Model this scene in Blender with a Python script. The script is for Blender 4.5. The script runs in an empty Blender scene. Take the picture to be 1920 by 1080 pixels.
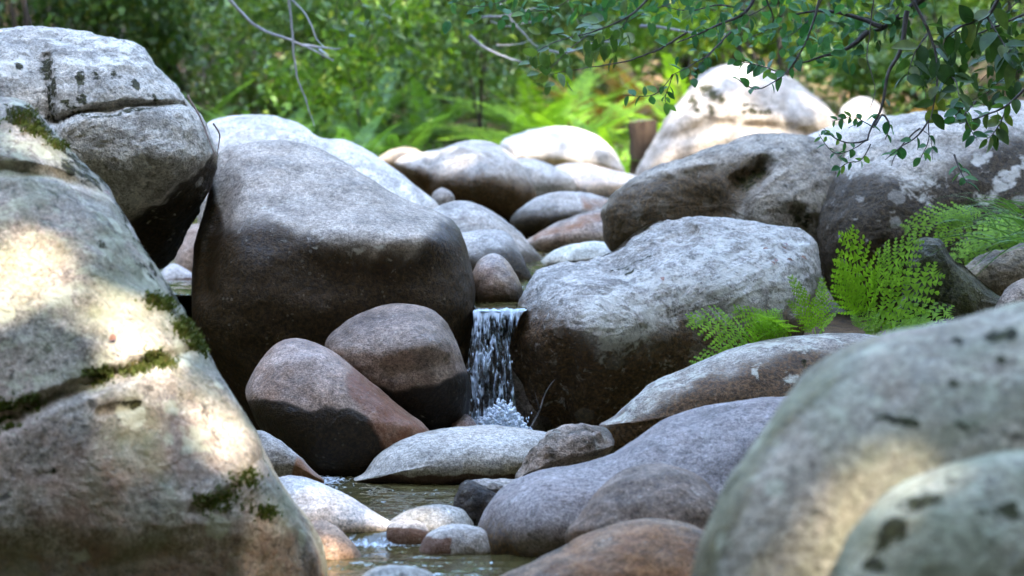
import bpy, math
import numpy as np

# ------------------------------------------------------------------ camera, sky, sun, exposure
SC = bpy.context.scene
COL = SC.collection
LENS, SENSOR = 85.0, 36.0
F = 1920 * LENS / SENSOR
CAM = np.array([0.0, 0.0, 1.0])
PITCH = math.atan(160 / F)
cam_d = bpy.data.cameras.new("camera")
cam = bpy.data.objects.new("camera", cam_d)
COL.objects.link(cam)
cam.location = CAM
cam.rotation_euler = (math.pi / 2 - PITCH, 0, 0)
cam_d.lens = LENS
cam_d.sensor_width = SENSOR
cam_d.clip_start = 0.05
cam_d.clip_end = 500
cam_d.dof.use_dof = True
cam_d.dof.focus_distance = 8.5
cam_d.dof.aperture_fstop = 3.0
SC.camera = cam

SUN_EL, SUN_AZ = math.radians(52), math.radians(148)   # azimuth clockwise from +Y
SUN = np.array([math.sin(SUN_AZ) * math.cos(SUN_EL), math.cos(SUN_AZ) * math.cos(SUN_EL), math.sin(SUN_EL)])
world = bpy.data.worlds.new("World")
SC.world = world
world.use_nodes = True
wn = world.node_tree.nodes
sky = wn.new("ShaderNodeTexSky")
sky.sky_type = 'NISHITA'
sky.sun_disc = False
sky.sun_elevation = SUN_EL
sky.sun_rotation = SUN_AZ
world.node_tree.links.new(sky.outputs[0], wn["Background"].inputs[0])
wn["Background"].inputs[1].default_value = 0.15
sun_d = bpy.data.lights.new("sun", 'SUN')
sun_d.energy = 2.0
sun_d.angle = math.radians(0.5)
sun_d.color = (1.0, 0.945, 0.88)
sun = bpy.data.objects.new("sun", sun_d)
COL.objects.link(sun)
from mathutils import Vector, Matrix
sun.rotation_euler = Vector(SUN).to_track_quat('Z', 'Y').to_euler()
sun.location = (0, 0, 20)
SC.view_settings.view_transform = 'Standard'
SC.view_settings.look = 'None'
SC.view_settings.gamma = 1.0
SC.view_settings.exposure = 4.25
SC.render.engine = 'CYCLES'
SC.cycles.use_denoising = True
SC.cycles.max_bounces = 5
SC.cycles.use_adaptive_sampling = True
SC.cycles.adaptive_threshold = 0.02
SC.cycles.transparent_max_bounces = 8
SC.cycles.caustics_reflective = False
SC.cycles.caustics_refractive = False

# ------------------------------------------------------------------ measuring and noise
FWD = np.array([0, math.cos(PITCH), -math.sin(PITCH)])
UP = np.array([0, math.sin(PITCH), math.cos(PITCH)])
RGT = np.array([1.0, 0, 0])


def P(px, py, d):
    """World point seen at photo pixel (px, py), d metres away along the ground."""
    px, py, d = np.broadcast_arrays(np.asarray(px, float), np.asarray(py, float), np.asarray(d, float))
    r = FWD + ((px - 960) / F)[..., None] * RGT + ((540 - py) / F)[..., None] * UP
    return CAM + r * (d / r[..., 1])[..., None]


_rs = np.random.RandomState(7)
_perm = _rs.permutation(256)
_perm = np.concatenate([_perm, _perm, _perm])
_grad = _rs.normal(size=(256, 3))
_grad /= np.linalg.norm(_grad, axis=1)[:, None]


def noise3(p):
    p = np.asarray(p, float)
    i = np.floor(p).astype(int)
    f = p - i
    u = f * f * f * (f * (f * 6 - 15) + 10)
    i &= 255
    out = 0
    for dx in (0, 1):
        for dy in (0, 1):
            for dz in (0, 1):
                h = _perm[_perm[_perm[i[..., 0] + dx] + i[..., 1] + dy] + i[..., 2] + dz]
                g = _grad[h & 255]
                dot = g[..., 0] * (f[..., 0] - dx) + g[..., 1] * (f[..., 1] - dy) + g[..., 2] * (f[..., 2] - dz)
                w = (u[..., 0] if dx else 1 - u[..., 0]) * (u[..., 1] if dy else 1 - u[..., 1]) * (u[..., 2] if dz else 1 - u[..., 2])
                out = out + dot * w
    return out


def fbm(p, octv=4, gain=0.5):
    a, s, o = 1.0, 1.0, 0
    for k in range(octv):
        o = o + a * noise3(p * s + 17.3 * k)
        a *= gain
        s *= 2.03
    return o


def sstep(a, b, x):
    t = np.clip((x - a) / (b - a), 0, 1)
    return t * t * (3 - 2 * t)


# ------------------------------------------------------------------ object helpers
def mesh_obj(name, verts, faces, mat=None, parent=None, smooth=True):
    me = bpy.data.meshes.new(name)
    verts = np.asarray(verts, np.float32)
    faces = np.asarray(faces, np.int32)
    n, k = faces.shape
    me.vertices.add(len(verts))
    me.vertices.foreach_set("co", verts.ravel())
    me.loops.add(n * k)
    me.loops.foreach_set("vertex_index", faces.ravel())
    me.polygons.add(n)
    me.polygons.foreach_set("loop_start", np.arange(0, n * k, k, dtype=np.int32))
    me.polygons.foreach_set("loop_total", np.full(n, k, np.int32))
    if smooth:
        me.polygons.foreach_set("use_smooth", np.ones(n, bool))
    me.update(calc_edges=True)
    if mat is not None:
        me.materials.append(mat)
    o = bpy.data.objects.new(name, me)
    COL.objects.link(o)
    if parent is not None:
        o.parent = parent
    return o


def tag(o, label=None, cat=None, group=None, kind=None):
    if label: o["label"] = label
    if cat: o["category"] = cat
    if group: o["group"] = group
    if kind: o["kind"] = kind
    return o


def empty(name, loc=(0, 0, 0)):
    o = bpy.data.objects.new(name, None)
    o.empty_display_size = 0.1
    COL.objects.link(o)
    o.location = loc
    return o


def share(name, me, parent, M):
    o = bpy.data.objects.new(name, me)
    COL.objects.link(o)
    o.parent = parent
    o.matrix_local = M
    return o


def tubes(paths, sides=6):
    """paths: list of (points Nx3, radii N). One joined set of tapered tubes -> verts, quads."""
    V, Q = [], []
    base = 0
    for pts, rad in paths:
        pts = np.asarray(pts, float)
        rad = np.broadcast_to(np.asarray(rad, float), (len(pts),))
        t = np.gradient(pts, axis=0)
        t /= np.linalg.norm(t, axis=1)[:, None] + 1e-9
        ref = np.array([0.31, 0.17, 0.93]) if abs(t[0, 2]) < 0.8 else np.array([0.9, 0.3, 0.1])
        a = np.cross(t, ref); a /= np.linalg.norm(a, axis=1)[:, None] + 1e-9
        b = np.cross(t, a)
        ang = np.linspace(0, 2 * math.pi, sides, endpoint=False)
        ring = pts[:, None, :] + rad[:, None, None] * (np.cos(ang)[None, :, None] * a[:, None, :] + np.sin(ang)[None, :, None] * b[:, None, :])
        n = len(pts)
        V.append(ring.reshape(-1, 3))
        i = np.arange(n - 1)[:, None] * sides
        j = np.arange(sides)[None, :]
        q = np.stack([i + j, i + (j + 1) % sides, i + sides + (j + 1) % sides, i + sides + j], -1).reshape(-1, 4)
        Q.append(q + base)
        base += n * sides
    return np.concatenate(V), np.concatenate(Q)


def spline(pts, n, closed=False):
    """Catmull-Rom through pts (any number of columns), n samples evenly spaced along the line."""
    p = np.asarray(pts, float)
    m = len(p)
    seg = m if closed else m - 1
    out = []
    for s in range(seg):
        if closed:
            a, b, c, d = p[(s - 1) % m], p[s], p[(s + 1) % m], p[(s + 2) % m]
        else:
            a, b, c, d = p[max(s - 1, 0)], p[s], p[s + 1], p[min(s + 2, m - 1)]
        t = np.linspace(0, 1, 24, endpoint=False)[:, None]
        out.append(0.5 * (2 * b + (c - a) * t + (2 * a - 5 * b + 4 * c - d) * t ** 2 + (3 * b - a - 3 * c + d) * t ** 3))
    out = np.concatenate(out + ([out[0][:1]] if closed else [p[-1:]]))
    L = np.concatenate([[0], np.cumsum(np.linalg.norm(np.diff(out[:, :2], axis=0), axis=1))])
    s = np.linspace(0, L[-1], n + 1)[:-1] if closed else np.linspace(0, L[-1], n)
    return np.stack([np.interp(s, L, out[:, k]) for k in range(out.shape[1])], 1)


# ------------------------------------------------------------------ node helpers
def new_mat(name):
    m = bpy.data.materials.new(name)
    m.use_nodes = True
    nt = m.node_tree
    return m, nt, nt.nodes["Principled BSDF"]


def N(nt, typ, **kw):
    n = nt.nodes.new(typ)
    for k, v in kw.items():
        if isinstance(k, str) and hasattr(n, k) and k not in ("inputs",):
            setattr(n, k, v)
    return n


def lk(nt, a, b):
    nt.links.new(a, b)


def tex_noise(nt, co, scale, detail=4, rough=0.55, dist=0.0, off=None):
    n = nt.nodes.new("ShaderNodeTexNoise")
    n.inputs["Scale"].default_value = scale
    n.inputs["Detail"].default_value = detail
    n.inputs["Roughness"].default_value = rough
    n.inputs["Distortion"].default_value = dist
    lk(nt, co, n.inputs["Vector"])
    return n.outputs["Fac"]


def ramp(nt, fac, stops):
    r = nt.nodes.new("ShaderNodeValToRGB")
    el = r.color_ramp.elements
    while len(el) > 1:
        el.remove(el[-1])
    for i, (p, c) in enumerate(stops):
        e = el[0] if i == 0 else el.new(p)
        e.position = p
        c = (c, c, c) if not isinstance(c, tuple) else c
        e.color = (*c, 1)
    lk(nt, fac, r.inputs[0])
    return r.outputs[0]


def math_n(nt, op, a, b=None, c=None, clamp=False):
    m = nt.nodes.new("ShaderNodeMath")
    m.operation = op
    m.use_clamp = clamp
    for i, v in enumerate((a, b, c)):
        if v is None:
            continue
        if isinstance(v, (int, float)):
            m.inputs[i].default_value = v
        else:
            lk(nt, v, m.inputs[i])
    return m.outputs[0]


def mix(nt, fac, a, b, mode='MIX'):
    m = nt.nodes.new("ShaderNodeMix")
    m.data_type = 'RGBA'
    m.blend_type = mode
    for s, v in ((0, fac), (6, a), (7, b)):
        if isinstance(v, (int, float)):
            m.inputs[s].default_value = v
        elif isinstance(v, tuple):
            m.inputs[s].default_value = (*v, 1)
        else:
            lk(nt, v, m.inputs[s])
    return m.outputs[2]


# ------------------------------------------------------------------ rock material
def rock_mat(name, ca=(.36, .36, .37), cb=(.22, .215, .21), warm=(.34, .27, .21), warm_amt=.35, lichen=.25,
             spots=.3, stain_col=(.040, .035, .028), rust_col=(.20, .085, .03), lich_col=(.55, .56, .53), seed=0., fine=1.0,
             rough=.72, bump=.5, wet=.0, stain_amt=.98, specks=.25, green=.0, rosettes=.0):
    m, nt, b = new_mat(name)
    geo = nt.nodes.new("ShaderNodeNewGeometry")
    mp = nt.nodes.new("ShaderNodeMapping")
    mp.inputs["Location"].default_value = (seed * 3.7, seed * 1.9, seed * 5.3)
    lk(nt, geo.outputs["Position"], mp.inputs[0])
    co = mp.outputs[0]
    at = nt.nodes.new("ShaderNodeAttribute")
    at.attribute_name = "mask"
    sep = nt.nodes.new("ShaderNodeSeparateColor")
    lk(nt, at.outputs["Color"], sep.inputs[0])
    m_st, m_li, m_mo, m_ru = sep.outputs[0], sep.outputs[1], sep.outputs[2], at.outputs["Alpha"]
    n_big = tex_noise(nt, co, 2.6 * fine, 4, .6, .3)
    n_mid = tex_noise(nt, co, 11 * fine, 6, .65, .2)
    n_fin = tex_noise(nt, co, 70 * fine, 3, .7)
    n_grn = tex_noise(nt, co, 190 * fine, 2, .8)
    n_mot = tex_noise(nt, co, 5.2 * fine, 5, .7, .8)
    c = mix(nt, ramp(nt, math_n(nt, 'ADD', math_n(nt, 'MULTIPLY', n_mid, .6), math_n(nt, 'MULTIPLY', n_mot, .4)), [(.42, 0.), (.57, 1.)]), cb, ca)
    c = mix(nt, 1.0, c, ramp(nt, n_mot, [(.32, .72), (.5, 1.), (.68, 1.22)]), 'MULTIPLY')
    c = mix(nt, math_n(nt, 'MULTIPLY', ramp(nt, n_big, [(.45, 0.), (.68, 1.)]), warm_amt), c, warm)
    # mineral grain
    c = mix(nt, 1.0, c, ramp(nt, n_fin, [(.32, .50), (.5, 1.), (.68, 1.42)]), 'MULTIPLY')
    c = mix(nt, 1.0, c, ramp(nt, n_grn, [(.30, .52), (.5, 1.), (.70, 1.45)]), 'MULTIPLY')
    # dark freckles
    n_sp = tex_noise(nt, co, 26 * fine, 3, .6, .4)
    c = mix(nt, math_n(nt, 'MULTIPLY', ramp(nt, n_sp, [(.60, 0.), (.70, 1.)]), spots), c, (.06, .055, .045))
    # dark water staining, ragged edge, deepened to stand in for shade on fronts
    n_ed = tex_noise(nt, co, 8 * fine, 6, .7)
    mp2 = nt.nodes.new("ShaderNodeMapping")
    mp2.inputs["Scale"].default_value = (1, 1, .22)
    lk(nt, co, mp2.inputs[0])
    n_str = tex_noise(nt, mp2.outputs[0], 16 * fine, 3, .6)
    s = math_n(nt, 'ADD', m_st, math_n(nt, 'MULTIPLY', math_n(nt, 'SUBTRACT', n_ed, .5), .9))
    s = math_n(nt, 'ADD', s, math_n(nt, 'MULTIPLY', math_n(nt, 'SUBTRACT', n_str, .5), .6))
    s = math_n(nt, 'ADD', s, math_n(nt, 'MULTIPLY', math_n(nt, 'SUBTRACT', n_fin, .5), .9))
    s = math_n(nt, 'MULTIPLY', ramp(nt, s, [(.22, 0.), (.48, .72), (.80, 1.)]), ramp(nt, m_st, [(.0, 0.), (.12, 1.)]))
    st_c = mix(nt, ramp(nt, n_fin, [(.4, 0.), (.66, 1.)]), tuple(x * .40 * k for x, k in zip(stain_col, (1.1, 1., .75))), tuple(min(1, x * 1.3 * k) for x, k in zip(stain_col, (1.2, 1., .68))))
    c = mix(nt, math_n(nt, 'MULTIPLY', s, stain_amt), c, st_c)
    # rust brown band
    s2 = math_n(nt, 'ADD', m_ru, math_n(nt, 'MULTIPLY', math_n(nt, 'SUBTRACT', n_ed, .5), .9))
    c = mix(nt, math_n(nt, 'MULTIPLY', ramp(nt, s2, [(.35, 0.), (.7, 1.)]), .85), c,
            mix(nt, n_fin, tuple(x * .5 for x in rust_col), tuple(min(1, x * 1.6) for x in rust_col)))
    # pale lichen, everywhere a little and more where the mask says
    n_li = tex_noise(nt, co, 17 * fine, 5, .65, .6)
    l = math_n(nt, 'ADD', n_li, math_n(nt, 'ADD', math_n(nt, 'MULTIPLY', m_li, .27), (lichen - 1) * .22))
    l = ramp(nt, math_n(nt, 'ADD', l, math_n(nt, 'MULTIPLY', math_n(nt, 'SUBTRACT', n_fin, .5), .22)), [(.52, 0.), (.66, 1.)])
    lc = mix(nt, n_fin, tuple(x * .8 for x in lich_col), tuple(min(1, x * 1.15) for x in lich_col))
    c = mix(nt, math_n(nt, 'MULTIPLY', l, .85), c, lc)
    # green-grey film, and round pale rosettes
    n_gr = tex_noise(nt, co, 3.4 * fine, 5, .65, .5)
    c = mix(nt, math_n(nt, 'MULTIPLY', ramp(nt, n_gr, [(.44, 0.), (.62, 1.)]), green), c, mix(nt, n_fin, (.15, .17, .10), (.36, .39, .27)))
    v2 = nt.nodes.new("ShaderNodeTexVoronoi")
    v2.inputs["Scale"].default_value = 9 * fine
    lk(nt, co, v2.inputs["Vector"])
    sc2 = nt.nodes.new("ShaderNodeSeparateColor")
    lk(nt, v2.outputs["Color"], sc2.inputs[0])
    rd = math_n(nt, 'SUBTRACT', math_n(nt, 'MULTIPLY', sc2.outputs[0], .62), .22)
    ro = math_n(nt, 'SUBTRACT', rd, math_n(nt, 'ADD', v2.outputs["Distance"], math_n(nt, 'MULTIPLY', math_n(nt, 'SUBTRACT', n_sp, .5), .35)))
    c = mix(nt, math_n(nt, 'MULTIPLY', ramp(nt, ro, [(.0, 0.), (.05, 1.)]), rosettes), c, lc)
    # crusty white specks
    vo = nt.nodes.new("ShaderNodeTexVoronoi")
    vo.inputs["Scale"].default_value = 34 * fine
    lk(nt, co, vo.inputs["Vector"])
    dots = math_n(nt, 'LESS_THAN', vo.outputs["Distance"], math_n(nt, 'MULTIPLY', math_n(nt, 'SUBTRACT', n_mid, .42), 1.1))
    c = mix(nt, math_n(nt, 'MULTIPLY', math_n(nt, 'MULTIPLY', dots, specks), math_n(nt, 'SUBTRACT', 1., math_n(nt, 'MULTIPLY', s, .7))), c, lc)
    # black crust and moss film
    n_mo = tex_noise(nt, co, 22 * fine, 5, .7)
    mo = math_n(nt, 'MULTIPLY', m_mo, math_n(nt, 'ADD', .62, math_n(nt, 'MULTIPLY', math_n(nt, 'SUBTRACT', n_mo, .5), 3.6)))
    mo = ramp(nt, mo, [(.36, 0.), (.52, 1.)])
    c = mix(nt, math_n(nt, 'MULTIPLY', mo, .95), c, mix(nt, ramp(nt, n_fin, [(.4, 0.), (.6, 1.)]), (.018, .018, .012), (.05, .055, .02)))
    c = mix(nt, 1.0, c, (1.13, 1.0, .84), 'MULTIPLY')
    lk(nt, c, b.inputs["Base Color"])
    # wetness on the stained foot
    r = math_n(nt, 'SUBTRACT', rough, math_n(nt, 'MULTIPLY', s, wet))
    lk(nt, math_n(nt, 'ADD', r, math_n(nt, 'MULTIPLY', math_n(nt, 'SUBTRACT', n_fin, .5), .3)), b.inputs["Roughness"])
    lk(nt, math_n(nt, 'SUBTRACT', .22, math_n(nt, 'MULTIPLY', mo, .18)), b.inputs["Specular IOR Level"])
    # relief
    h = math_n(nt, 'ADD', math_n(nt, 'MULTIPLY', n_mid, 1.0), math_n(nt, 'MULTIPLY', n_fin, .35))
    h = math_n(nt, 'ADD', h, math_n(nt, 'MULTIPLY', n_grn, .16))
    h = math_n(nt, 'ADD', h, math_n(nt, 'MULTIPLY', mo, .15))
    bp = nt.nodes.new("ShaderNodeBump")
    bp.inputs["Strength"].default_value = min(1., bump)
    bp.inputs["Distance"].default_value = .026
    lk(nt, h, bp.inputs["Height"])
    lk(nt, bp.outputs[0], b.inputs["Normal"])
    return m


def poly_sd(px, py, poly):
    """Signed distance in pixels to a polygon, positive inside."""
    q = np.asarray(poly, float)
    best = np.full(px.shape, 1e9)
    ins = np.zeros(px.shape, bool)
    for i in range(len(q)):
        a, b = q[i], q[(i + 1) % len(q)]
        e = b - a
        t = np.clip(((px - a[0]) * e[0] + (py - a[1]) * e[1]) / (e @ e + 1e-9), 0, 1)
        best = np.minimum(best, np.hypot(px - a[0] - t * e[0], py - a[1] - t * e[1]))
        c = ((a[1] > py) != (b[1] > py)) & (px < (b[0] - a[0]) * (py - a[1]) / (b[1] - a[1] + 1e-12) + a[0])
        ins ^= c
    return np.where(ins, best, -best)


def line_dist(px, py, pts):
    q = np.asarray(pts, float)
    best = np.full(px.shape, 1e9)
    for a, b in zip(q[:-1], q[1:]):
        e = b - a
        t = np.clip(((px - a[0]) * e[0] + (py - a[1]) * e[1]) / (e @ e + 1e-9), 0, 1)
        best = np.minimum(best, np.hypot(px - a[0] - t * e[0], py - a[1] - t * e[1]))
    return best


ROCKS = {}
_KD = {}
from mathutils.kdtree import KDTree


def rock(name, label, outline, d, T=None, top=.6, bot=.25, e=.78, back=None, res=1.0, amp=1.0, seed=0, centre=None,
         bumps=(), grooves=(), steps=(), stain_shade=None, rust=None, lich=(), moss=(), rough_amp=1.0, mat=None, group=None, cat="boulder", **mk):
    out = np.asarray([(p[0], p[1]) for p in outline], float)
    w_px, h_px = np.ptp(out[:, 0]), np.ptp(out[:, 1])
    s = d / F
    M = int(np.clip((w_px + h_px) * 2 / 5.0 * res, 90, 420))
    K = int(np.clip(min(w_px, h_px) / 2 / 4.0 * res, 22, 110))
    KB = max(10, K // 3)
    rim = spline(out, M, closed=True)
    c = np.array(centre) if centre else np.array([(out[:, 0].max() + out[:, 0].min()) / 2, (out[:, 1].max() + out[:, 1].min()) / 2])
    if T is None:
        T = .42 * min(w_px, h_px) * s
    if back is None:
        back = T * 1.1

    def tilt(py):
        up = (c[1] - py) * s
        k = .22 * h_px * s
        return -((top - bot) / 2 * up + (top + bot) / 2 * (np.sqrt(up ** 2 + k ** 2) - k))
    rows, pxs, ws = [], [], []
    phi = np.linspace(0, math.pi / 2, K + 1)[:-1]
    toward = -(P(c[0], c[1], d) - CAM)
    toward /= np.linalg.norm(toward)
    for ph in phi:
        rho, w = math.cos(ph) ** e, math.sin(ph) ** e
        p2 = c + rho * (rim - c)
        rows.append((p2, np.full(M, w)))
    for ph in np.linspace(0, math.pi / 2, KB + 1)[1:-1]:
        p2 = c + math.cos(ph) ** .9 * (rim - c)
        rows.append((p2, np.full(M, -math.sin(ph) ** .9)))
    p2 = np.concatenate([r[0] for r in rows] + [c[None], c[None]])
    w = np.concatenate([r[1] for r in rows] + [[1.], [-1.]])
    px, py = p2[:, 0], p2[:, 1]
    Tf = np.full(len(px), T)
    for (bx, by, a, sx, sy) in bumps:
        Tf = Tf + a * np.exp(-((px - bx) / sx) ** 2 - ((py - by) / sy) ** 2)
    dep = np.where(w >= 0, Tf * np.abs(w), -back * np.abs(w))
    front = np.where(w >= 0, np.sqrt(np.abs(w)), 0)
    jit = 14 * fbm(np.stack([px / 60, py / 60, np.full(len(px), seed * 1.7)], 1), 3) * (.6 if w_px < 300 else 1)
    for (poly, a, soft) in steps:
        dep = dep + front * a * sstep(-soft, soft, poly_sd(px + jit * .5, py + jit * .5, poly))
    for (pts, a, wd) in grooves:
        dep = dep - front * a * np.exp(-(line_dist(px + jit * .4, py + jit * .4, pts) / wd) ** 2)
    pos = P(px, py, d - tilt(py)) + toward * dep[:, None]
    # faces
    nf = K + KB - 1
    # row order: front rows 0..K-1 (rim first), then back rows; stitch front inward and back inward from the rim
    F4 = []
    j = np.arange(M)
    j2 = (j + 1) % M
    for r in range(K - 1):
        F4.append(np.stack([r * M + j, r * M + j2, (r + 1) * M + j2, (r + 1) * M + j], 1))
    prev = 0
    for r in range(K, K + KB - 1):
        F4.append(np.stack([prev * M + j2, prev * M + j, r * M + j, r * M + j2], 1))
        prev = r
    fc, bc = len(px) - 2, len(px) - 1
    F4.append(np.stack([(K - 1) * M + j, (K - 1) * M + j2, np.full(M, fc), np.full(M, fc)], 1))
    F4.append(np.stack([prev * M + j2, prev * M + j, np.full(M, bc), np.full(M, bc)], 1))
    quads = np.concatenate(F4[:-2])
    tris = np.concatenate(F4[-2:])[:, :3]
    me = bpy.data.meshes.new(name)
    # keep the winding so that the normals look outward
    me.from_pydata(pos.tolist(), [], quads.tolist() + tris.tolist())
    me.update()
    nrm = np.empty(len(pos) * 3, np.float32)
    me.vertices.foreach_get("normal", nrm)
    nrm = nrm.reshape(-1, 3)
    if nrm[fc] @ toward < 0:
        me.flip_normals()
        nrm = -nrm
    # natural unevenness
    size = max(w_px, h_px) * s
    q = pos + seed * 3.1
    a = amp * size
    env = np.minimum(1, np.abs(w) * 2 + .35)
    dn = .022 * a * fbm(q * (2.2 / size), 3) + .013 * a * fbm(q * (6 / size) + 5, 3) - .040 * a * np.abs(noise3(q * (2.4 / size) + 11)) - .016 * a * np.abs(noise3(q * (5.5 / size) + 3))
    dn = dn * env + rough_amp * (.004 * fbm(q * 9, 4) + .0022 * fbm(q * 30, 3))
    pos = pos + nrm * dn[:, None]
    me.vertices.foreach_set("co", pos.astype(np.float32).ravel())
    me.polygons.foreach_set("use_smooth", np.ones(len(me.polygons), bool))
    me.update()
    # masks
    msk = np.zeros((len(px), 4), np.float32)

    def band(spec):
        pts, soft = spec[0], spec[1] * (2.0 if spec[1] > 9 else 1.)
        q2 = np.asarray(pts, float)
        return sstep(-soft, soft, py + jit * spec[2] if len(spec) > 2 else py + jit - np.interp(px, q2[:, 0], q2[:, 1])) if len(spec) <= 2 else \
            sstep(-soft, soft, py + jit * spec[2] - np.interp(px, q2[:, 0], q2[:, 1]))
    if stain_shade:
        for sp in (stain_shade if isinstance(stain_shade, list) else [stain_shade]):
            msk[:, 0] = np.maximum(msk[:, 0], band(sp) if sp[0] != 'poly' else sstep(-sp[2], sp[2], poly_sd(px + jit, py + jit, sp[1])) * sp[3])
    if rust:
        msk[:, 3] = band(rust) if rust[0] != 'poly' else sstep(-rust[2], rust[2], poly_sd(px + jit, py + jit, rust[1])) * rust[3]
    for (poly, soft, a_) in lich:
        msk[:, 1] = np.maximum(msk[:, 1], a_ * sstep(-2 * soft, 1.5 * soft, poly_sd(px + jit, py - jit, poly)))
    for (poly, soft, a_) in moss:
        v = sstep(-soft, soft, poly_sd(px + jit, py + jit, poly)) if len(poly) > 2 else np.exp(-(line_dist(px + jit, py + jit, poly) / (1.35 * soft)) ** 2)
        msk[:, 2] = np.maximum(msk[:, 2], 1.25 * a_ * v)
    ca_ = me.color_attributes.new("mask", 'FLOAT_COLOR', 'POINT')
    ca_.data.foreach_set("color", msk.ravel())
    if mat is None:
        mat = rock_mat(name + "_stone", seed=seed + 1., **mk)
    me.materials.append(mat)
    o = bpy.data.objects.new(name, me)
    COL.objects.link(o)
    tag(o, label, cat, group)
    ROCKS[label] = (o, px, py, w, pos, nrm)
    return o


def on_rock(o, px, py):
    """The point of a rock's front surface nearest to photo pixel (px, py), and its normal."""
    for (ob, x, y, w, pos, nrm) in ROCKS.values():
        if ob is o:
            if ob.name not in _KD:
                ids = np.nonzero(w >= 0)[0]
                kd = KDTree(len(ids))
                for i in ids:
                    kd.insert((x[i], y[i], 0), int(i))
                kd.balance()
                _KD[ob.name] = kd
            k = _KD[ob.name].find((px, py, 0))[1]
            return pos[k], nrm[k]


# ------------------------------------------------------------------ terrain
SY = [-40, 6, 9.6, 10.0, 10.5, 12, 14, 16, 18, 20, 24, 28, 32, 40, 60, 120]
SZ = [-.45, -.45, -.40, .30, .42, .52, .68, .88, 1.08, 1.35, 1.85, 2.7, 4.0, 9.5, 17, 26]


def ground_z(x, y):
    x, y = np.asarray(x, float), np.asarray(y, float)
    z = np.interp(y, SY, SZ)
    wch = np.interp(y, [-30, 8, 14, 20, 30], [2.6, 2.6, 3.0, 3.6, 5])
    s = np.maximum(0, np.abs(x + .0 * y) - wch)
    side = .75 * s ** 1.15
    side = 15 * (1 - np.exp(-side / 15))
    bk = np.maximum(0, -6 - y)
    bk = 15 * (1 - np.exp(-1.2 * bk / 15))  # unseen slope behind the camera, raised to cut low sky light
    z = z + side + bk
    q = np.stack([x, y, np.zeros_like(x)], -1)
    return z + .10 * fbm(q * .7, 3) + .03 * fbm(q * 3.1, 3)


def make_ground():
    xs = np.concatenate([np.linspace(-120, -9, 22), np.linspace(-8.6, 8.6, 110), np.linspace(9, 120, 22)])
    ys = np.concatenate([np.linspace(-60, 3, 22), np.linspace(3.4, 34, 170), np.linspace(35, 140, 26)])
    X, Y = np.meshgrid(xs, ys)
    Z = ground_z(X, Y)
    V = np.stack([X, Y, Z], -1).reshape(-1, 3)
    nx, ny = len(xs), len(ys)
    i, j = np.meshgrid(np.arange(nx - 1), np.arange(ny - 1))
    a = (j * nx + i).ravel()
    Q = np.stack([a, a + 1, a + nx + 1, a + nx], 1)
    m, nt, b = new_mat("leaf_litter_soil")
    geo = nt.nodes.new("ShaderNodeNewGeometry")
    co = geo.outputs["Position"]
    n1 = tex_noise(nt, co, .9, 5, .6)
    n2 = tex_noise(nt, co, 14, 5, .7, .5)
    n3 = tex_noise(nt, co, 2.3, 4, .6)
    c = mix(nt, ramp(nt, n2, [(.35, 0.), (.65, 1.)]), (.05, .032, .018), (.20, .12, .055))
    c = mix(nt, ramp(nt, n1, [(.45, 0.), (.6, .75)]), c, mix(nt, n2, (.02, .035, .01), (.07, .10, .025)))
    c = mix(nt, ramp(nt, n3, [(.55, 0.), (.7, .6)]), c, (.17, .12, .05))
    lk(nt, c, b.inputs["Base Color"])
    b.inputs["Roughness"].default_value = .95
    bp = nt.nodes.new("ShaderNodeBump")
    bp.inputs["Strength"].default_value = .8
    bp.inputs["Distance"].default_value = .05
    lk(nt, n2, bp.inputs["Height"])
    lk(nt, bp.outputs[0], b.inputs["Normal"])
    tag(mesh_obj("ground", V, Q, m), kind="structure")


make_ground()


# ------------------------------------------------------------------ water
def water_mat(name, deep=(.075, .058, .020), foam_scale=60., foam=(.74, .95), bump=.5, stretch=(1, .35, 1)):
    m, nt, b = new_mat(name)
    geo = nt.nodes.new("ShaderNodeNewGeometry")
    mp = nt.nodes.new("ShaderNodeMapping")
    mp.inputs["Scale"].default_value = stretch
    lk(nt, geo.outputs["Position"], mp.inputs[0])
    co = mp.outputs[0]
    n1 = tex_noise(nt, co, foam_scale, 4, .6, .6)
    at = nt.nodes.new("ShaderNodeAttribute")
    at.attribute_name = "foam"
    f = math_n(nt, 'ADD', n1, math_n(nt, 'MULTIPLY', at.outputs["Fac"], .5))
    f = ramp(nt, f, [(foam[0], 0.), (foam[1], 1.)])
    c = mix(nt, f, deep, (.62, .68, .72))
    lk(nt, c, b.inputs["Base Color"])
    lk(nt, math_n(nt, 'ADD', math_n(nt, 'MULTIPLY', f, .4), .04), b.inputs["Roughness"])
    b.inputs["IOR"].default_value = 1.33
    n2 = tex_noise(nt, co, 22, 3, .5, .4)
    n3 = tex_noise(nt, co, 70, 2, .5)
    bp = nt.nodes.new("ShaderNodeBump")
    bp.inputs["Strength"].default_value = bump
    bp.inputs["Distance"].default_value = .02
    lk(nt, math_n(nt, 'ADD', n2, math_n(nt, 'MULTIPLY', n3, .35)), bp.inputs["Height"])
    lk(nt, bp.outputs[0], b.inputs["Normal"])
    return m


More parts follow.
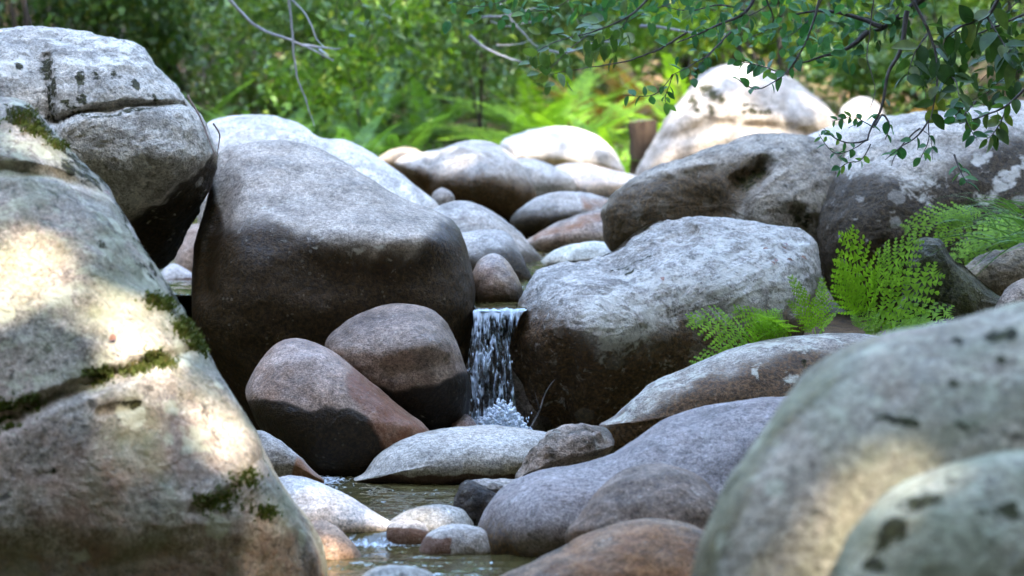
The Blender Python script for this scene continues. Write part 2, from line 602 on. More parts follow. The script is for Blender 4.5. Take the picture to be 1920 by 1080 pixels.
def water_sheet(name, x0, x1, ys, zf, amp, mat, foamf, nx=160, fq=5.):
    xs = np.linspace(x0, x1, nx)
    X, Y = np.meshgrid(xs, ys)
    q = np.stack([X * fq * .55, Y * fq * 1.5, np.zeros_like(X)], -1)
    Z = zf(X, Y) + amp * (fbm(q, 3) + .5 * fbm(q * 2.7 + 9, 2))
    V = np.stack([X, Y, Z], -1).reshape(-1, 3)
    ny = len(ys)
    i, j = np.meshgrid(np.arange(nx - 1), np.arange(ny - 1))
    a = (j * nx + i).ravel()
    o = mesh_obj(name, V, np.stack([a, a + 1, a + nx + 1, a + nx], 1), mat)
    at = o.data.attributes.new("foam", 'FLOAT', 'POINT')
    at.data.foreach_set("value", foamf(X, Y).ravel().astype(np.float32))
    return tag(o, kind="structure")


LOW, MID = 0.0, .03
pool_m = water_mat("stream_water", bump=.38)


def pool_z(X, Y):
    return np.where(Y < 6.9, LOW, LOW + (MID - LOW) * sstep(6.98, 7.12, Y))


def pool_foam(X, Y):
    f = .55 * np.exp(-((Y - 7.02) / .06) ** 2) * (X > -.55) * (X < 0.0)
    f = f + .75 * np.exp(-((Y - 8.45) / .25) ** 2 - ((X + .66) / .12) ** 2)
    f = f + .30 * np.exp(-((Y - 8.1) / .2) ** 2)
    f = f + 1.1 * np.exp(-((Y - 9.1) / .28) ** 2 - ((X + .08) / .30) ** 2)
    return f


water_sheet("stream_pool", -2.9, 2.9, np.linspace(4.8, 9.9, 440), pool_z, .008, pool_m, pool_foam, nx=260, fq=6.)
US_Y = [9.3, 9.42, 9.6, 10.3, 10.7, 12, 14, 16, 18]
US_Z = [.560, .580, .590, .610, .650, .735, .87, 1.08, 1.27]


def up_foam(X, Y):
    f = .5 * np.exp(-((Y - 10.45) / .3) ** 2) + .35 * np.exp(-((Y - 12.2) / .5) ** 2) + .9 * np.exp(-((Y - 9.42) / .07) ** 2) + .5 * np.exp(-((Y - 15.5) / .8) ** 2)
    return f


upper = water_sheet("upper_stream", -2.8, 1.1, np.linspace(9.40, 17.5, 330), lambda X, Y: np.where(X < -.85, np.minimum(np.interp(Y, US_Y, US_Z), .60 + .25 * sstep(-1.0, -.7, X) + np.maximum(0, Y - 13.5) * .25), np.interp(Y, US_Y, US_Z)), .010, pool_m, up_foam, nx=240)
# only the notch between the two big boulders reaches forward to the lip
_v = np.empty(len(upper.data.vertices) * 3, np.float32)
upper.data.vertices.foreach_get("co", _v)
_v = _v.reshape(-1, 3)
_lip = 9.40 + .85 * (1 - sstep(-.20, -.13, _v[:, 0]) * (1 - sstep(.05, .12, _v[:, 0])))
_lip = _lip + .05 * noise3(np.stack([_v[:, 0] * 22, 0 * _v[:, 0], 0 * _v[:, 0]], 1))
_v[:, 1] = np.maximum(_v[:, 1], _lip)
_v[:, 2] = np.where(_v[:, 1] <= _lip + 1e-4, np.interp(_v[:, 1], US_Y, US_Z), _v[:, 2])
upper.data.vertices.foreach_set("co", _v.ravel())
upper.data.update()


def make_waterfall():
    # curtain over the lip between the two big boulders
    nu, nv = 90, 150
    u = np.linspace(0, 1, nu)[None, :]
    v = np.linspace(0, 1, nv)[:, None]
    y_px = 578 + v * 236 + 0 * u + 7 * (1 - v) ** 3 * noise3(np.stack([u * 7, 0 * u, 0 * u], -1)) + 5 * (1 - v) ** 4 * (1 - u)
    xl = np.interp(y_px, [578, 600, 680, 780, 820], [886, 888, 876, 884, 880])
    xr = np.interp(y_px, [578, 600, 650, 800, 820], [985, 972, 954, 972, 992])
    x_px = xl + (xr - xl) * u
    rng_q = np.stack([x_px / 9, y_px / 55, np.zeros_like(x_px)], -1)
    strand = fbm(rng_q, 3)
    q2 = np.stack([x_px / 5, y_px / 12, np.full_like(x_px, 3.)], -1)
    drop = fbm(q2, 2)
    d = 9.42 - .11 * np.sqrt(v) - .05 * strand * np.minimum(1, v * 6) - .02 * drop * np.minimum(1, v * 4) - .05 * v * np.sin(u * math.pi)
    V = P(x_px, y_px, d).reshape(-1, 3)
    i, j = np.meshgrid(np.arange(nu - 1), np.arange(nv - 1))
    a = (j * nu + i).ravel()
    m, nt, b = new_mat("falling_water")
    geo = nt.nodes.new("ShaderNodeNewGeometry")
    mp = nt.nodes.new("ShaderNodeMapping")
    mp.inputs["Scale"].default_value = (70, 25, 9)
    lk(nt, geo.outputs["Position"], mp.inputs[0])
    n1 = tex_noise(nt, mp.outputs[0], 1., 5, .65, .8)
    at = nt.nodes.new("ShaderNodeAttribute")
    at.attribute_name = "foam"
    f = math_n(nt, 'ADD', n1, at.outputs["Fac"])
    f = ramp(nt, f, [(.44, 0.), (.62, 1.)])
    lk(nt, mix(nt, f, (.05, .055, .05), (.78, .86, .94)), b.inputs["Base Color"])
    b.inputs["Roughness"].default_value = .12
    b.inputs["IOR"].default_value = 1.33
    al = math_n(nt, 'ADD', math_n(nt, 'MULTIPLY', f, .45), .5, clamp=True)
    lk(nt, al, b.inputs["Alpha"])
    bp = nt.nodes.new("ShaderNodeBump")
    bp.inputs["Strength"].default_value = .8
    bp.inputs["Distance"].default_value = .03
    lk(nt, n1, bp.inputs["Height"])
    lk(nt, bp.outputs[0], b.inputs["Normal"])
    o = mesh_obj("waterfall", V, np.stack([a, a + nu, a + nu + 1, a + 1], 1), m)
    fo = .14 * strand + .10 * drop + .25 * np.exp(-(v / .06) ** 2) + .45 * sstep(.76, 1, v) + .05 * np.exp(-((u - .2) / .2) ** 2) - .02
    o.data.attributes.new("foam", 'FLOAT', 'POINT').data.foreach_set("value", (fo + 0 * u).ravel().astype(np.float32))
    tag(o, kind="structure")
    # falling drops and splash, one loose mass
    r = np.random.RandomState(3)
    V, T = [], []
    n = 130
    bx = np.concatenate([r.uniform(872, 966, 40), r.uniform(880, 1000, 90)])
    by = np.concatenate([r.uniform(640, 800, 40), 812 - np.abs(r.normal(0, 14, 90))])
    bd = np.concatenate([r.uniform(9.12, 9.22, 40), r.uniform(8.95, 9.3, 90)])
    sz = r.uniform(.002, .0045, n)
    oct_ = np.array([[1, 0, 0], [0, 1, 0], [-1, 0, 0], [0, -1, 0], [0, 0, 1.9], [0, 0, -1.9]])
    ft = np.array([[0, 1, 4], [1, 2, 4], [2, 3, 4], [3, 0, 4], [1, 0, 5], [2, 1, 5], [3, 2, 5], [0, 3, 5]])
    c = P(bx, by, bd)
    for k in range(n):
        V.append(c[k] + oct_ * sz[k])
        T.append(ft + 6 * k)
    m2, nt2, b2 = new_mat("water_drop")
    b2.inputs["Base Color"].default_value = (.7, .78, .85, 1)
    b2.inputs["Roughness"].default_value = .1
    o2 = mesh_obj("splash", np.concatenate(V), np.concatenate(T), m2)
    tag(o2, "white splash drops at the foot of the small waterfall", "splash", kind="stuff")


make_waterfall()


def make_foam():
    rng = np.random.RandomState(12)
    n = 1100
    x = rng.normal(-.04, .085, n); y = rng.uniform(8.98, 9.25, n)
    z = MID + .01 + .21 * np.exp(-((x + .04) / .12) ** 2) * rng.rand(n) ** .7
    r = rng.uniform(.003, .010, n)
    ico = np.array([[0, 0, 1], [.894, 0, .447], [.276, .851, .447], [-.724, .526, .447], [-.724, -.526, .447], [.276, -.851, .447], [.724, .526, -.447], [-.276, .851, -.447], [-.894, 0, -.447], [-.276, -.851, -.447], [.724, -.526, -.447], [0, 0, -1]])
    tf = np.array([[0, 1, 2], [0, 2, 3], [0, 3, 4], [0, 4, 5], [0, 5, 1], [1, 6, 2], [2, 7, 3], [3, 8, 4], [4, 9, 5], [5, 10, 1], [6, 7, 2], [7, 8, 3], [8, 9, 4], [9, 10, 5], [10, 6, 1], [11, 7, 6], [11, 8, 7], [11, 9, 8], [11, 10, 9], [11, 6, 10]])
    V = (np.stack([x, y, z], 1)[:, None, :] + ico[None] * r[:, None, None]).reshape(-1, 3)
    T = (tf[None] + 12 * np.arange(n)[:, None, None]).reshape(-1, 3)
    m, nt, b = new_mat("foam_bubble")
    b.inputs["Base Color"].default_value = (.75, .80, .85, 1)
    b.inputs["Roughness"].default_value = .35
    tag(mesh_obj("foam", V, T, m), "white foam where the small waterfall lands", "foam", kind="stuff")


make_foam()

# ------------------------------------------------------------------ boulders
GREY = dict(ca=(.40, .40, .41), cb=(.25, .245, .24))
PALE = dict(ca=(.56, .56, .57), cb=(.40, .40, .41), warm=(.50, .45, .42))
BROWN = dict(ca=(.34, .30, .28), cb=(.19, .16, .145), warm=(.30, .17, .10))

left_near = rock(
    "boulder", "huge pale lichen-spotted boulder with moss in its cracks filling the left foreground",
    [(-260, 210), (-100, 178), (0, 180), (55, 195), (100, 245), (150, 300), (200, 350), (245, 425), (290, 500), (330, 565), (372, 640),
     (420, 722), (470, 800), (520, 888), (572, 955), (605, 1012), (622, 1090), (628, 1220), (560, 1420), (200, 1560), (-300, 1560), (-560, 1200), (-560, 600), (-420, 340)],
    6.7, T=.62, top=.55, bot=.15, e=.82, res=1.0, seed=1, centre=(60, 900), amp=.6,
    steps=[([(-600, 352), (0, 352), (100, 358), (200, 378), (260, 440), (800, 1000), (800, 1700), (-600, 1700)], .06, 10),
           ([(-600, 870), (0, 815), (110, 770), (210, 735), (330, 690), (400, 720), (800, 900), (800, 1700), (-600, 1700)], .04, 10),
           ([(430, 1000), (700, 1000), (800, 1700), (-600, 1700), (-600, 1020), (200, 1010)], -.03, 34)],
    grooves=[([(-300, 348), (0, 348), (110, 356), (215, 385)], .06, 9), ([(-50, 830), (60, 775), (150, 735), (240, 700), (320, 680), (372, 660)], .04, 7),
             ([(175, 785), (240, 772)], .02, 6), ([(340, 950), (400, 920), (440, 880), (490, 850)], .03, 10)],
    lich=[([(0, 360), (200, 380), (330, 600), (330, 680), (100, 700), (-200, 700), (-200, 360)], 60, .40),
          ([(0, 270), (60, 280), (60, 340), (0, 345)], 12, .9), ([(315, 815), (370, 805), (365, 850), (320, 850)], 9, 1.),
          ([(140, 480), (230, 440), (220, 500), (150, 520)], 12, .8), ([(0, 640), (260, 640), (260, 720), (0, 780)], 30, .45)],
    moss=[([(10, 225), (60, 200), (110, 265), (80, 280), (20, 255)], 8, .75), ([(95, 250), (140, 330), (180, 350), (215, 385)], 13, .75),
          ([(120, 320), (150, 320), (200, 365), (190, 375), (120, 350)], 8, .7), ([(240, 440), (252, 462)], 9, .7), ([(255, 510), (285, 530)], 9, .7),
          ([(180, 485), (186, 490)], 7, .7), ([(218, 385), (240, 425)], 7, .75), ([(262, 455), (280, 500)], 8, .7), ([(300, 535), (330, 575)], 9, .75), ([(345, 595), (372, 645)], 8, .75), ([(150, 310), (190, 350)], 9, .8), ([(60, 300), (66, 306)], 7, .7), ([(385, 668), (388, 674)], 6, .8), ([(445, 760), (450, 775)], 7, .7), ([(475, 845), (480, 860)], 10, .6), ([(180, 775), (245, 770)], 5, .7), ([(55, 888), (120, 880)], 5, .5), ([(260, 585), (310, 585), (345, 620), (300, 600)], 10, .6)],
    stain_shade=[('poly', [(180, 860), (212, 880), (218, 985), (170, 975), (150, 930)], 30, .6), ('poly', [(-300, 1025), (640, 1015), (640, 1500), (-300, 1500)], 40, .45)],  # brown patch is staining; the low strip paints shade under the lit bulge
    rust=('poly', [(-300, 860), (120, 800), (300, 740), (420, 800), (640, 960), (640, 1500), (-300, 1500)], 70, .42), rust_col=(.38, .24, .18),
    rough_amp=2.4, ca=(.42, .40, .37), cb=(.25, .235, .21), warm=(.42, .32, .26), warm_amt=.6, lichen=.50, spots=.9, stain_col=(.17, .12, .09), lich_col=(.54, .57, .46), bump=1., stain_amt=.8, green=.7, rosettes=.8, specks=.5)

right_near = rock(
    "boulder", "big out-of-focus grey-green boulder with dark spots in the bottom right corner",
    [(1285, 1150), (1300, 1065), (1322, 985), (1362, 900), (1420, 818), (1478, 742), (1540, 685), (1615, 645), (1700, 622), (1800, 600), (1920, 570), (2080, 560),
     (2300, 680), (2400, 950), (2330, 1300), (1900, 1500), (1420, 1450), (1300, 1300)],
    4.4, T=.42, top=.55, bot=.1, seed=2, amp=.6,
    stain_shade=('poly', [(1280, 1150), (1322, 985), (1420, 818), (1540, 685), (1700, 620), (1600, 690), (1530, 780), (1440, 900), (1370, 1060), (1340, 1200)], 16, .62), stain_amt=.75, stain_col=(.17, .16, .09),
    lich=[([(1480, 760), (1900, 600), (1920, 760), (1700, 780), (1450, 900)], 60, .42), ([(1650, 1000), (1760, 900), (1920, 870), (1920, 1080), (1650, 1080)], 50, .38),
          ([(1330, 1000), (1420, 830), (1470, 840), (1400, 1000), (1340, 1080)], 25, .3)],
    moss=[([(1855, 650), (1890, 652)], 13, .8), ([(1790, 650), (1800, 660)], 9, .8), ([(1785, 733), (1795, 740)], 8, .8), ([(1790, 815), (1880, 822)], 10, .85), ([(1660, 800), (1720, 810)], 8, .7), ([(1370, 920), (1395, 900)], 14, .6), ([(1880, 700), (1885, 710)], 14, .7), ([(1880, 820), (1900, 830)], 12, .7)],
    ca=(.42, .41, .35), cb=(.25, .24, .19), warm=(.42, .34, .27), warm_amt=.6, lichen=.45, spots=.8, lich_col=(.56, .58, .46), bump=.8, green=.7, rosettes=.7, specks=.5)

rock("boulder", "blurred greenish boulder with brown-black hollows overlapping the very corner at bottom right",
     [(1540, 1200), (1562, 1090), (1596, 1000), (1650, 928), (1730, 884), (1830, 856), (1950, 838), (2100, 880), (2180, 1150), (1850, 1380), (1620, 1330)],
     3.95, T=.22, top=.6, bot=.1, seed=49, amp=.8,
     lich=[([(1650, 1000), (1760, 900), (1920, 870), (1920, 1080), (1650, 1080)], 50, .45)],
     moss=[([(1700, 945), (1770, 935)], 15, .9), ([(1640, 1045), (1690, 1000)], 20, .9), ([(1830, 985), (1900, 955)], 13, .9), ([(1780, 900), (1790, 905)], 9, .8)],
     ca=(.42, .43, .35), cb=(.26, .265, .19), warm=(.40, .36, .28), warm_amt=.4, lichen=.45, spots=.8, lich_col=(.54, .58, .45), bump=.8, green=.8, rosettes=.7, specks=.5)

rock("boulder", "large cracked light grey boulder with white and black lichen patches, upper left corner",
     [(-260, 90), (-120, 55), (0, 51), (90, 51), (150, 58), (190, 68), (240, 74), (270, 90), (300, 128), (340, 172), (378, 215), (398, 258), (411, 292), (402, 330), (384, 375),
      (362, 425), (330, 480), (300, 508), (270, 490), (200, 520), (0, 560), (-250, 480), (-330, 260)],
     9.9, T=.42, top=.75, bot=.75, seed=3, centre=(110, 265), amp=.6,
     bumps=[(330, 310, .10, 90, 70)],
     steps=[([(-400, 232), (60, 232), (105, 234), (160, 214), (230, 200), (345, 196), (420, 240), (500, 700), (-400, 700)], .07, 7),
            ([(92, 75), (160, 65), (240, 40), (500, 120), (500, 700), (110, 700), (100, 230), (84, 130)], .06, 7),
            ([(230, 410), (300, 375), (405, 296), (600, 300), (500, 700), (0, 700), (0, 500)], -.22, 16)],
     grooves=[([(105, 232), (160, 212), (230, 201), (340, 197)], .11, 6), ([(88, 110), (92, 160), (100, 228)], .06, 7), ([(380, 200), (395, 250), (405, 290)], .02, 4)],
     lich=[([(0, 120), (50, 112), (62, 140), (10, 155)], 9, 1.), ([(135, 112), (160, 112), (158, 126), (136, 125)], 4, 1.), ([(182, 100), (225, 100), (235, 125), (190, 118)], 6, 1.),
           ([(140, 72), (240, 78), (280, 110), (200, 92)], 8, .9), ([(110, 230), (330, 205), (390, 260), (330, 330), (220, 380)], 40, .45)],
     moss=[([(88, 120), (96, 220)], 11, .85), ([(60, 95), (110, 85), (140, 80)], 5, .7), ([(148, 140), (152, 190)], 10, .75), ([(180, 150), (186, 160)], 8, .7), ([(213, 140), (215, 150)], 8, .7), ([(245, 148), (248, 165)], 7, .75),
           ([(280, 178), (284, 190)], 7, .7), ([(105, 232), (230, 202), (330, 198)], 6, .8), ([(100, 180), (150, 215)], 10, .55), ([(36, 128), (42, 134)], 6, .8), ([(322, 228), (324, 232)], 5, .7)],
     stain_shade=[('poly', [(235, 412), (300, 372), (402, 300), (450, 420), (300, 600), (200, 520)], 12, .9)],  # darkens the undercut, its shade put into the colour
     ca=(.52, .52, .51), cb=(.30, .30, .295), warm=(.36, .34, .30), warm_amt=.4, lichen=.5, spots=.8, lich_col=(.70, .72, .72), bump=1.2, rosettes=.35, rough_amp=3.6)

centre_boulder = rock(
    "boulder", "biggest rounded boulder left of the waterfall with pale top and dark brown front",
    [(412, 284), (450, 270), (520, 263), (580, 272), (640, 298), (700, 338), (760, 374), (812, 393), (850, 415), (872, 452), (887, 505), (893, 565), (886, 640), (880, 720), (860, 800),
     (780, 870), (640, 880), (520, 850), (455, 770), (420, 722), (382, 662), (361, 600), (357, 520), (366, 445), (384, 385), (400, 320)],
    9.75, T=.40, top=1.25, bot=.35, e=.72, seed=4, centre=(640, 540), amp=.7, res=1.15,
    bumps=[(760, 440, .20, 130, 55), (600, 440, .10, 120, 60), (470, 470, .10, 60, 120), (560, 330, -.05, 90, 50), (700, 700, -.12, 200, 120)],
    grooves=[([(425, 300), (420, 380), (398, 450), (385, 540)], .09, 22)],
    stain_shade=([(340, 330), (395, 330), (425, 440), (500, 425), (560, 440), (630, 478), (700, 490), (780, 482), (820, 430), (870, 400), (900, 400)], 24),  # staining from the ridge down, darkened further for the front's shade
    lich=[([(560, 440), (740, 470), (740, 500), (560, 470)], 15, .55), ([(430, 330), (520, 300), (560, 420), (450, 440)], 50, .38), ([(665, 466), (682, 466), (680, 482), (666, 482)], 3, 1.),
          ([(694, 468), (710, 466), (712, 484), (696, 484)], 3, 1.), ([(722, 470), (734, 470), (734, 484), (724, 484)], 3, 1.)],
    ca=(.39, .36, .335), cb=(.27, .245, .22), warm=(.34, .28, .235), lichen=.30, spots=.25, stain_col=(.046, .035, .022), wet=.2, bump=.6, specks=.5)

rock("boulder", "smooth pale grey boulder peeking over the shoulder of the biggest rounded boulder",
     [(385, 235), (420, 218), (470, 214), (520, 217), (565, 230), (600, 254), (650, 262), (705, 290), (750, 325), (790, 358), (820, 383), (832, 430), (780, 520), (600, 560), (430, 520), (370, 400), (372, 280)],
     12.3, T=.45, top=1.2, bot=.3, seed=5, amp=.8, lich=[([(400, 220), (600, 240), (800, 370), (700, 420), (400, 300)], 30, .25)], **PALE, lichen=.2, spots=.2)


rock("boulder", "rounded grey boulder with dark lower half in the middle of the upper stream",
     [(740, 302), (770, 288), (820, 280), (860, 266), (895, 261), (932, 270), (968, 296), (996, 335), (1006, 368), (992, 398), (962, 416), (920, 405), (860, 386), (815, 372), (775, 345), (748, 322)],
     14.2, T=.36, top=1.0, bot=.5, seed=6, amp=.9, bumps=[(900, 330, .12, 60, 50)],
     grooves=[([(812, 285), (805, 320), (798, 360)], .10, 16)],
     stain_shade=([(730, 318), (800, 325), (850, 335), (920, 342), (990, 345), (1010, 350)], 26), ca=(.42, .42, .43), cb=(.26, .255, .25), lichen=.3,
     mat=rock_mat("stream_boulder_stone", ca=(.42, .42, .43), cb=(.26, .255, .25), stain_col=(.10, .076, .062), lichen=.3, seed=6.))

rock("boulder", "far white-topped oval boulder in front of the bright ferns",
     [(936, 275), (952, 256), (1005, 241), (1060, 236), (1108, 248), (1142, 272), (1164, 302), (1170, 328), (1120, 338), (1040, 322), (980, 318), (946, 305)],
     17, T=.32, top=.9, bot=.4, seed=7, amp=.8, lich=[([(940, 260), (1060, 235), (1150, 280), (1060, 290)], 20, .5)], **PALE, lichen=.35, spots=.2)
rock("boulder", "small grey stone wedged below the far white-topped oval boulder",
     [(965, 300), (1000, 298), (1040, 312), (1075, 335), (1078, 365), (1030, 378), (985, 370), (960, 335)],
     15.6, T=.22, top=.7, seed=8, ca=(.40, .41, .43), cb=(.28, .285, .29), lichen=.2)
rock("boulder", "sunlit pinkish white slab between the far boulders",
     [(1030, 318), (1060, 306), (1100, 308), (1150, 318), (1190, 328), (1215, 345), (1190, 372), (1120, 378), (1060, 365), (1030, 340)],
     15.8, T=.25, top=1.3, seed=9, ca=(.62, .56, .53), cb=(.48, .43, .41), warm=(.55, .42, .36), lichen=.2)
rock("boulder", "low dark rounded stone behind the pale wet slab in the upper stream",
     [(955, 418), (972, 392), (1015, 367), (1065, 359), (1110, 364), (1145, 380), (1150, 410), (1090, 432), (1010, 448), (975, 440)],
     13.3, T=.26, top=.9, seed=10, stain_shade=([(940, 400), (990, 398), (1040, 398), (1100, 400), (1150, 410)], 16), ca=(.38, .38, .39), cb=(.24, .235, .23), rust=('poly', [(1085, 366), (1150, 370), (1150, 395), (1090, 395)], 10, .6))
rock("boulder", "brown-edged low slab just right of the upper stream",
     [(980, 458), (1010, 436), (1050, 414), (1100, 398), (1150, 392), (1200, 430), (1170, 470), (1080, 482), (1000, 480)],
     12.5, T=.24, top=1.2, seed=11, **BROWN, rust=('poly', [(990, 440), (1110, 392), (1150, 392), (1150, 402), (1000, 458)], 8, .6))
rock("boulder", "flat pale wet slab beside the upper stream",
     [(1012, 500), (1032, 474), (1075, 457), (1130, 452), (1190, 470), (1170, 510), (1060, 515)],
     11.7, T=.18, top=1.5, seed=12, ca=(.55, .55, .50), cb=(.40, .40, .36), lichen=.2, rough=.45)
rock("boulder", "grey hump-backed boulder sloping down to the upper stream",
     [(806, 400), (838, 379), (878, 377), (920, 394), (962, 424), (998, 460), (1018, 494), (1018, 522), (985, 545), (930, 560), (860, 520), (815, 450)],
     11.9, T=.30, top=1.0, bot=.3, seed=13, stain_shade=([(800, 470), (900, 470), (960, 480), (1020, 480)], 26), **GREY, lichen=.3)
rock("boulder", "smooth grey stone leaning on the hump-backed boulder",
     [(850, 450), (885, 434), (925, 430), (955, 440), (976, 470), (988, 500), (1000, 530), (985, 552), (920, 560), (860, 540)],
     11.0, T=.22, top=1.0, seed=14, stain_shade=([(840, 478), (900, 482), (960, 470), (1000, 500)], 20), ca=(.40, .41, .43), cb=(.27, .275, .285), lichen=.15)
rock("boulder", "small brown pointed stone standing at the lip of the waterfall",
     [(878, 540), (892, 496), (912, 478), (930, 475), (950, 488), (968, 515), (982, 548), (988, 585), (930, 600), (875, 595)],
     9.95, T=.15, top=.6, seed=15, ca=(.36, .30, .26), cb=(.20, .155, .13), warm=(.32, .18, .11), warm_amt=.8, lichen=.2, rough=.42, stain_shade=([(870, 545), (990, 545)], 25))
rock("boulder", "tiny dark stone between two grey boulders above the stream",
     [(806, 382), (812, 360), (830, 352), (848, 362), (854, 382), (835, 396), (812, 394)], 13.0, T=.09, seed=16, ca=(.26, .26, .27), cb=(.17, .17, .17), cat="stone")

fall_boulder = rock(
    "boulder", "broad sloping boulder right of the waterfall, whitish above and brown below",
    [(948, 655), (952, 612), (975, 560), (1003, 512), (1040, 493), (1105, 486), (1150, 470), (1186, 440), (1232, 415), (1290, 405), (1352, 408), (1430, 418), (1500, 430), (1532, 455),
     (1540, 500), (1530, 560), (1500, 640), (1420, 720), (1300, 770), (1180, 820), (1080, 850), (1010, 830), (972, 780), (955, 710)],
    9.75, T=.36, top=1.1, bot=.3, e=.74, seed=17, centre=(1220, 610), amp=.7, res=1.15,
    bumps=[(1090, 600, .22, 110, 90), (1330, 520, .10, 120, 70), (1040, 540, .05, 60, 60)],
    steps=[([(1000, 515), (1110, 495), (1160, 500), (1240, 470), (1300, 440), (1280, 400), (1100, 440), (990, 480)], -.13, 14)],
    grooves=[([(1110, 500), (1180, 512), (1260, 470), (1300, 440)], .05, 12), ([(1075, 660), (1060, 740), (1040, 800)], .06, 22)],
    stain_shade=([(940, 560), (985, 570), (1040, 600), (1090, 640), (1130, 665), (1200, 640), (1300, 610), (1400, 600), (1500, 590), (1560, 560)], 34),
    lich=[([(1095, 560), (1150, 540), (1260, 560), (1240, 600), (1180, 660), (1130, 660), (1110, 610)], 18, .9), ([(1180, 520), (1340, 440), (1500, 440), (1520, 520), (1400, 590), (1250, 570)], 40, .75),
          ([(1120, 615), (1180, 615), (1180, 655), (1125, 660)], 8, 1.)],
    ca=(.46, .455, .46), cb=(.26, .25, .245), warm=(.30, .25, .21), lichen=.66, spots=.8, stain_col=(.13, .095, .072), lich_col=(.64, .65, .65), wet=.15, bump=1.2, rosettes=.12, specks=.5, rough_amp=3.4,
    moss=[([(1110, 497), (1180, 508), (1250, 475)], 9, .55)])

rock("boulder", "long hollowed grey boulder behind the broad sloping boulder",
     [(1128, 415), (1134, 382), (1175, 343), (1225, 316), (1300, 290), (1375, 263), (1440, 248), (1500, 250), (1545, 268), (1570, 295), (1590, 340), (1580, 420), (1540, 480), (1420, 500), (1280, 490), (1170, 475), (1140, 462)],
     11.4, T=.40, top=.9, bot=.35, seed=18, centre=(1350, 385), amp=.8,
     bumps=[(1330, 390, -.12, 60, 60)],
     grooves=[([(1385, 345), (1415, 325), (1435, 310)], .10, 16), ([(1240, 318), (1320, 298), (1420, 300)], .03, 9), ([(1490, 400), (1500, 430)], .07, 16)],
     steps=[([(1130, 330), (1250, 330), (1340, 308), (1420, 300), (1445, 330), (1400, 370), (1380, 430), (1100, 600), (1050, 400)], -.06, 9)],
     stain_shade=('poly', [(1120, 400), (1160, 355), (1260, 325), (1420, 305), (1440, 330), (1400, 365), (1370, 420), (1300, 470), (1130, 520)], 20, .78),  # hollow darkened in the colour, standing in for its shade
     moss=[([(1395, 345), (1425, 325)], 13, .7), ([(1500, 400), (1505, 425)], 13, .6)],  # same painted shade, drawn as dark marks along the grooves
     ca=(.34, .32, .29), cb=(.18, .165, .145), lichen=.42, spots=.9, bump=1., stain_col=(.09, .075, .058), rosettes=.1, rough_amp=3.6)

rock("boulder", "far dome-shaped boulder in full sun, white with two brown patches",
     [(1190, 330), (1212, 285), (1248, 222), (1280, 182), (1318, 142), (1358, 123), (1400, 118), (1450, 130), (1500, 155), (1540, 185), (1565, 212), (1580, 250), (1570, 320), (1450, 360), (1300, 360), (1210, 350)],
     17.2, T=.55, top=.6, bot=.1, seed=19, amp=.9, moss=[([(1325, 170), (1345, 185)], 12, .9), ([(1300, 185), (1305, 205)], 7, .9), ([(1395, 200), (1435, 205)], 9, .75), ([(1335, 205), (1336, 212)], 5, .8)],
     grooves=[([(1240, 262), (1330, 232), (1440, 240), (1560, 262)], .05, 12), ([(1420, 125), (1470, 180), (1480, 235)], .05, 12)], rough_amp=3., ca=(.44, .42, .405), cb=(.32, .305, .29), warm=(.36, .30, .27), lichen=.3, spots=.2, bump=.6)
rock("boulder", "small white round stone right of the far dome-shaped boulder",
     [(1572, 235), (1578, 202), (1605, 183), (1632, 184), (1655, 204), (1668, 240), (1650, 270), (1590, 270)], 18, T=.2, top=.7, seed=20, ca=(.52, .50, .49), cb=(.42, .41, .40), lichen=.2)

right_boulder = rock(
    "boulder", "wide right-hand boulder with sunlit white top and dark stained lichen-dotted face",
    [(1532, 440), (1542, 392), (1558, 350), (1574, 314), (1588, 282), (1610, 250), (1650, 224), (1710, 208), (1800, 202), (1920, 188), (2060, 190), (2200, 280), (2260, 450), (2150, 600), (1900, 640), (1680, 630), (1570, 570), (1535, 500)],
    11.2, T=.52, top=.9, bot=.3, e=.7, seed=21, centre=(1850, 420), amp=.8,
    bumps=[(1650, 400, .10, 80, 90)],
    stain_shade=([(1520, 325), (1590, 322), (1660, 330), (1720, 345), (1780, 325), (1850, 280), (1960, 250), (2300, 240)], 18),
    lich=[([(1860, 330), (1900, 320), (1905, 350), (1870, 360)], 5, 1.), ([(1825, 295), (1855, 295), (1850, 320), (1825, 318)], 5, 1.), ([(1835, 365), (1870, 350), (1875, 375), (1845, 388)], 5, .95), ([(1900, 290), (1925, 290), (1920, 310)], 4, 1.),
          ([(1680, 310), (1740, 320), (1760, 380), (1720, 360)], 12, .6), ([(1575, 315), (1600, 310), (1592, 342)], 4, 1.)],
    ca=(.50, .48, .46), cb=(.34, .325, .31), warm=(.36, .30, .25), lichen=.58, spots=.7, lich_col=(.58, .58, .57), bump=1.1, stain_col=(.062, .055, .048), rosettes=.3, rough_amp=3.)
rock("boulder", "sunlit white slab tucked between the dome-shaped boulder and the wide right-hand boulder",
     [(1490, 270), (1535, 246), (1600, 226), (1680, 218), (1730, 250), (1690, 320), (1600, 340), (1520, 320)], 12.6, T=.25, top=1.0, seed=48, ca=(.56, .55, .54), cb=(.46, .45, .44), lichen=.3)

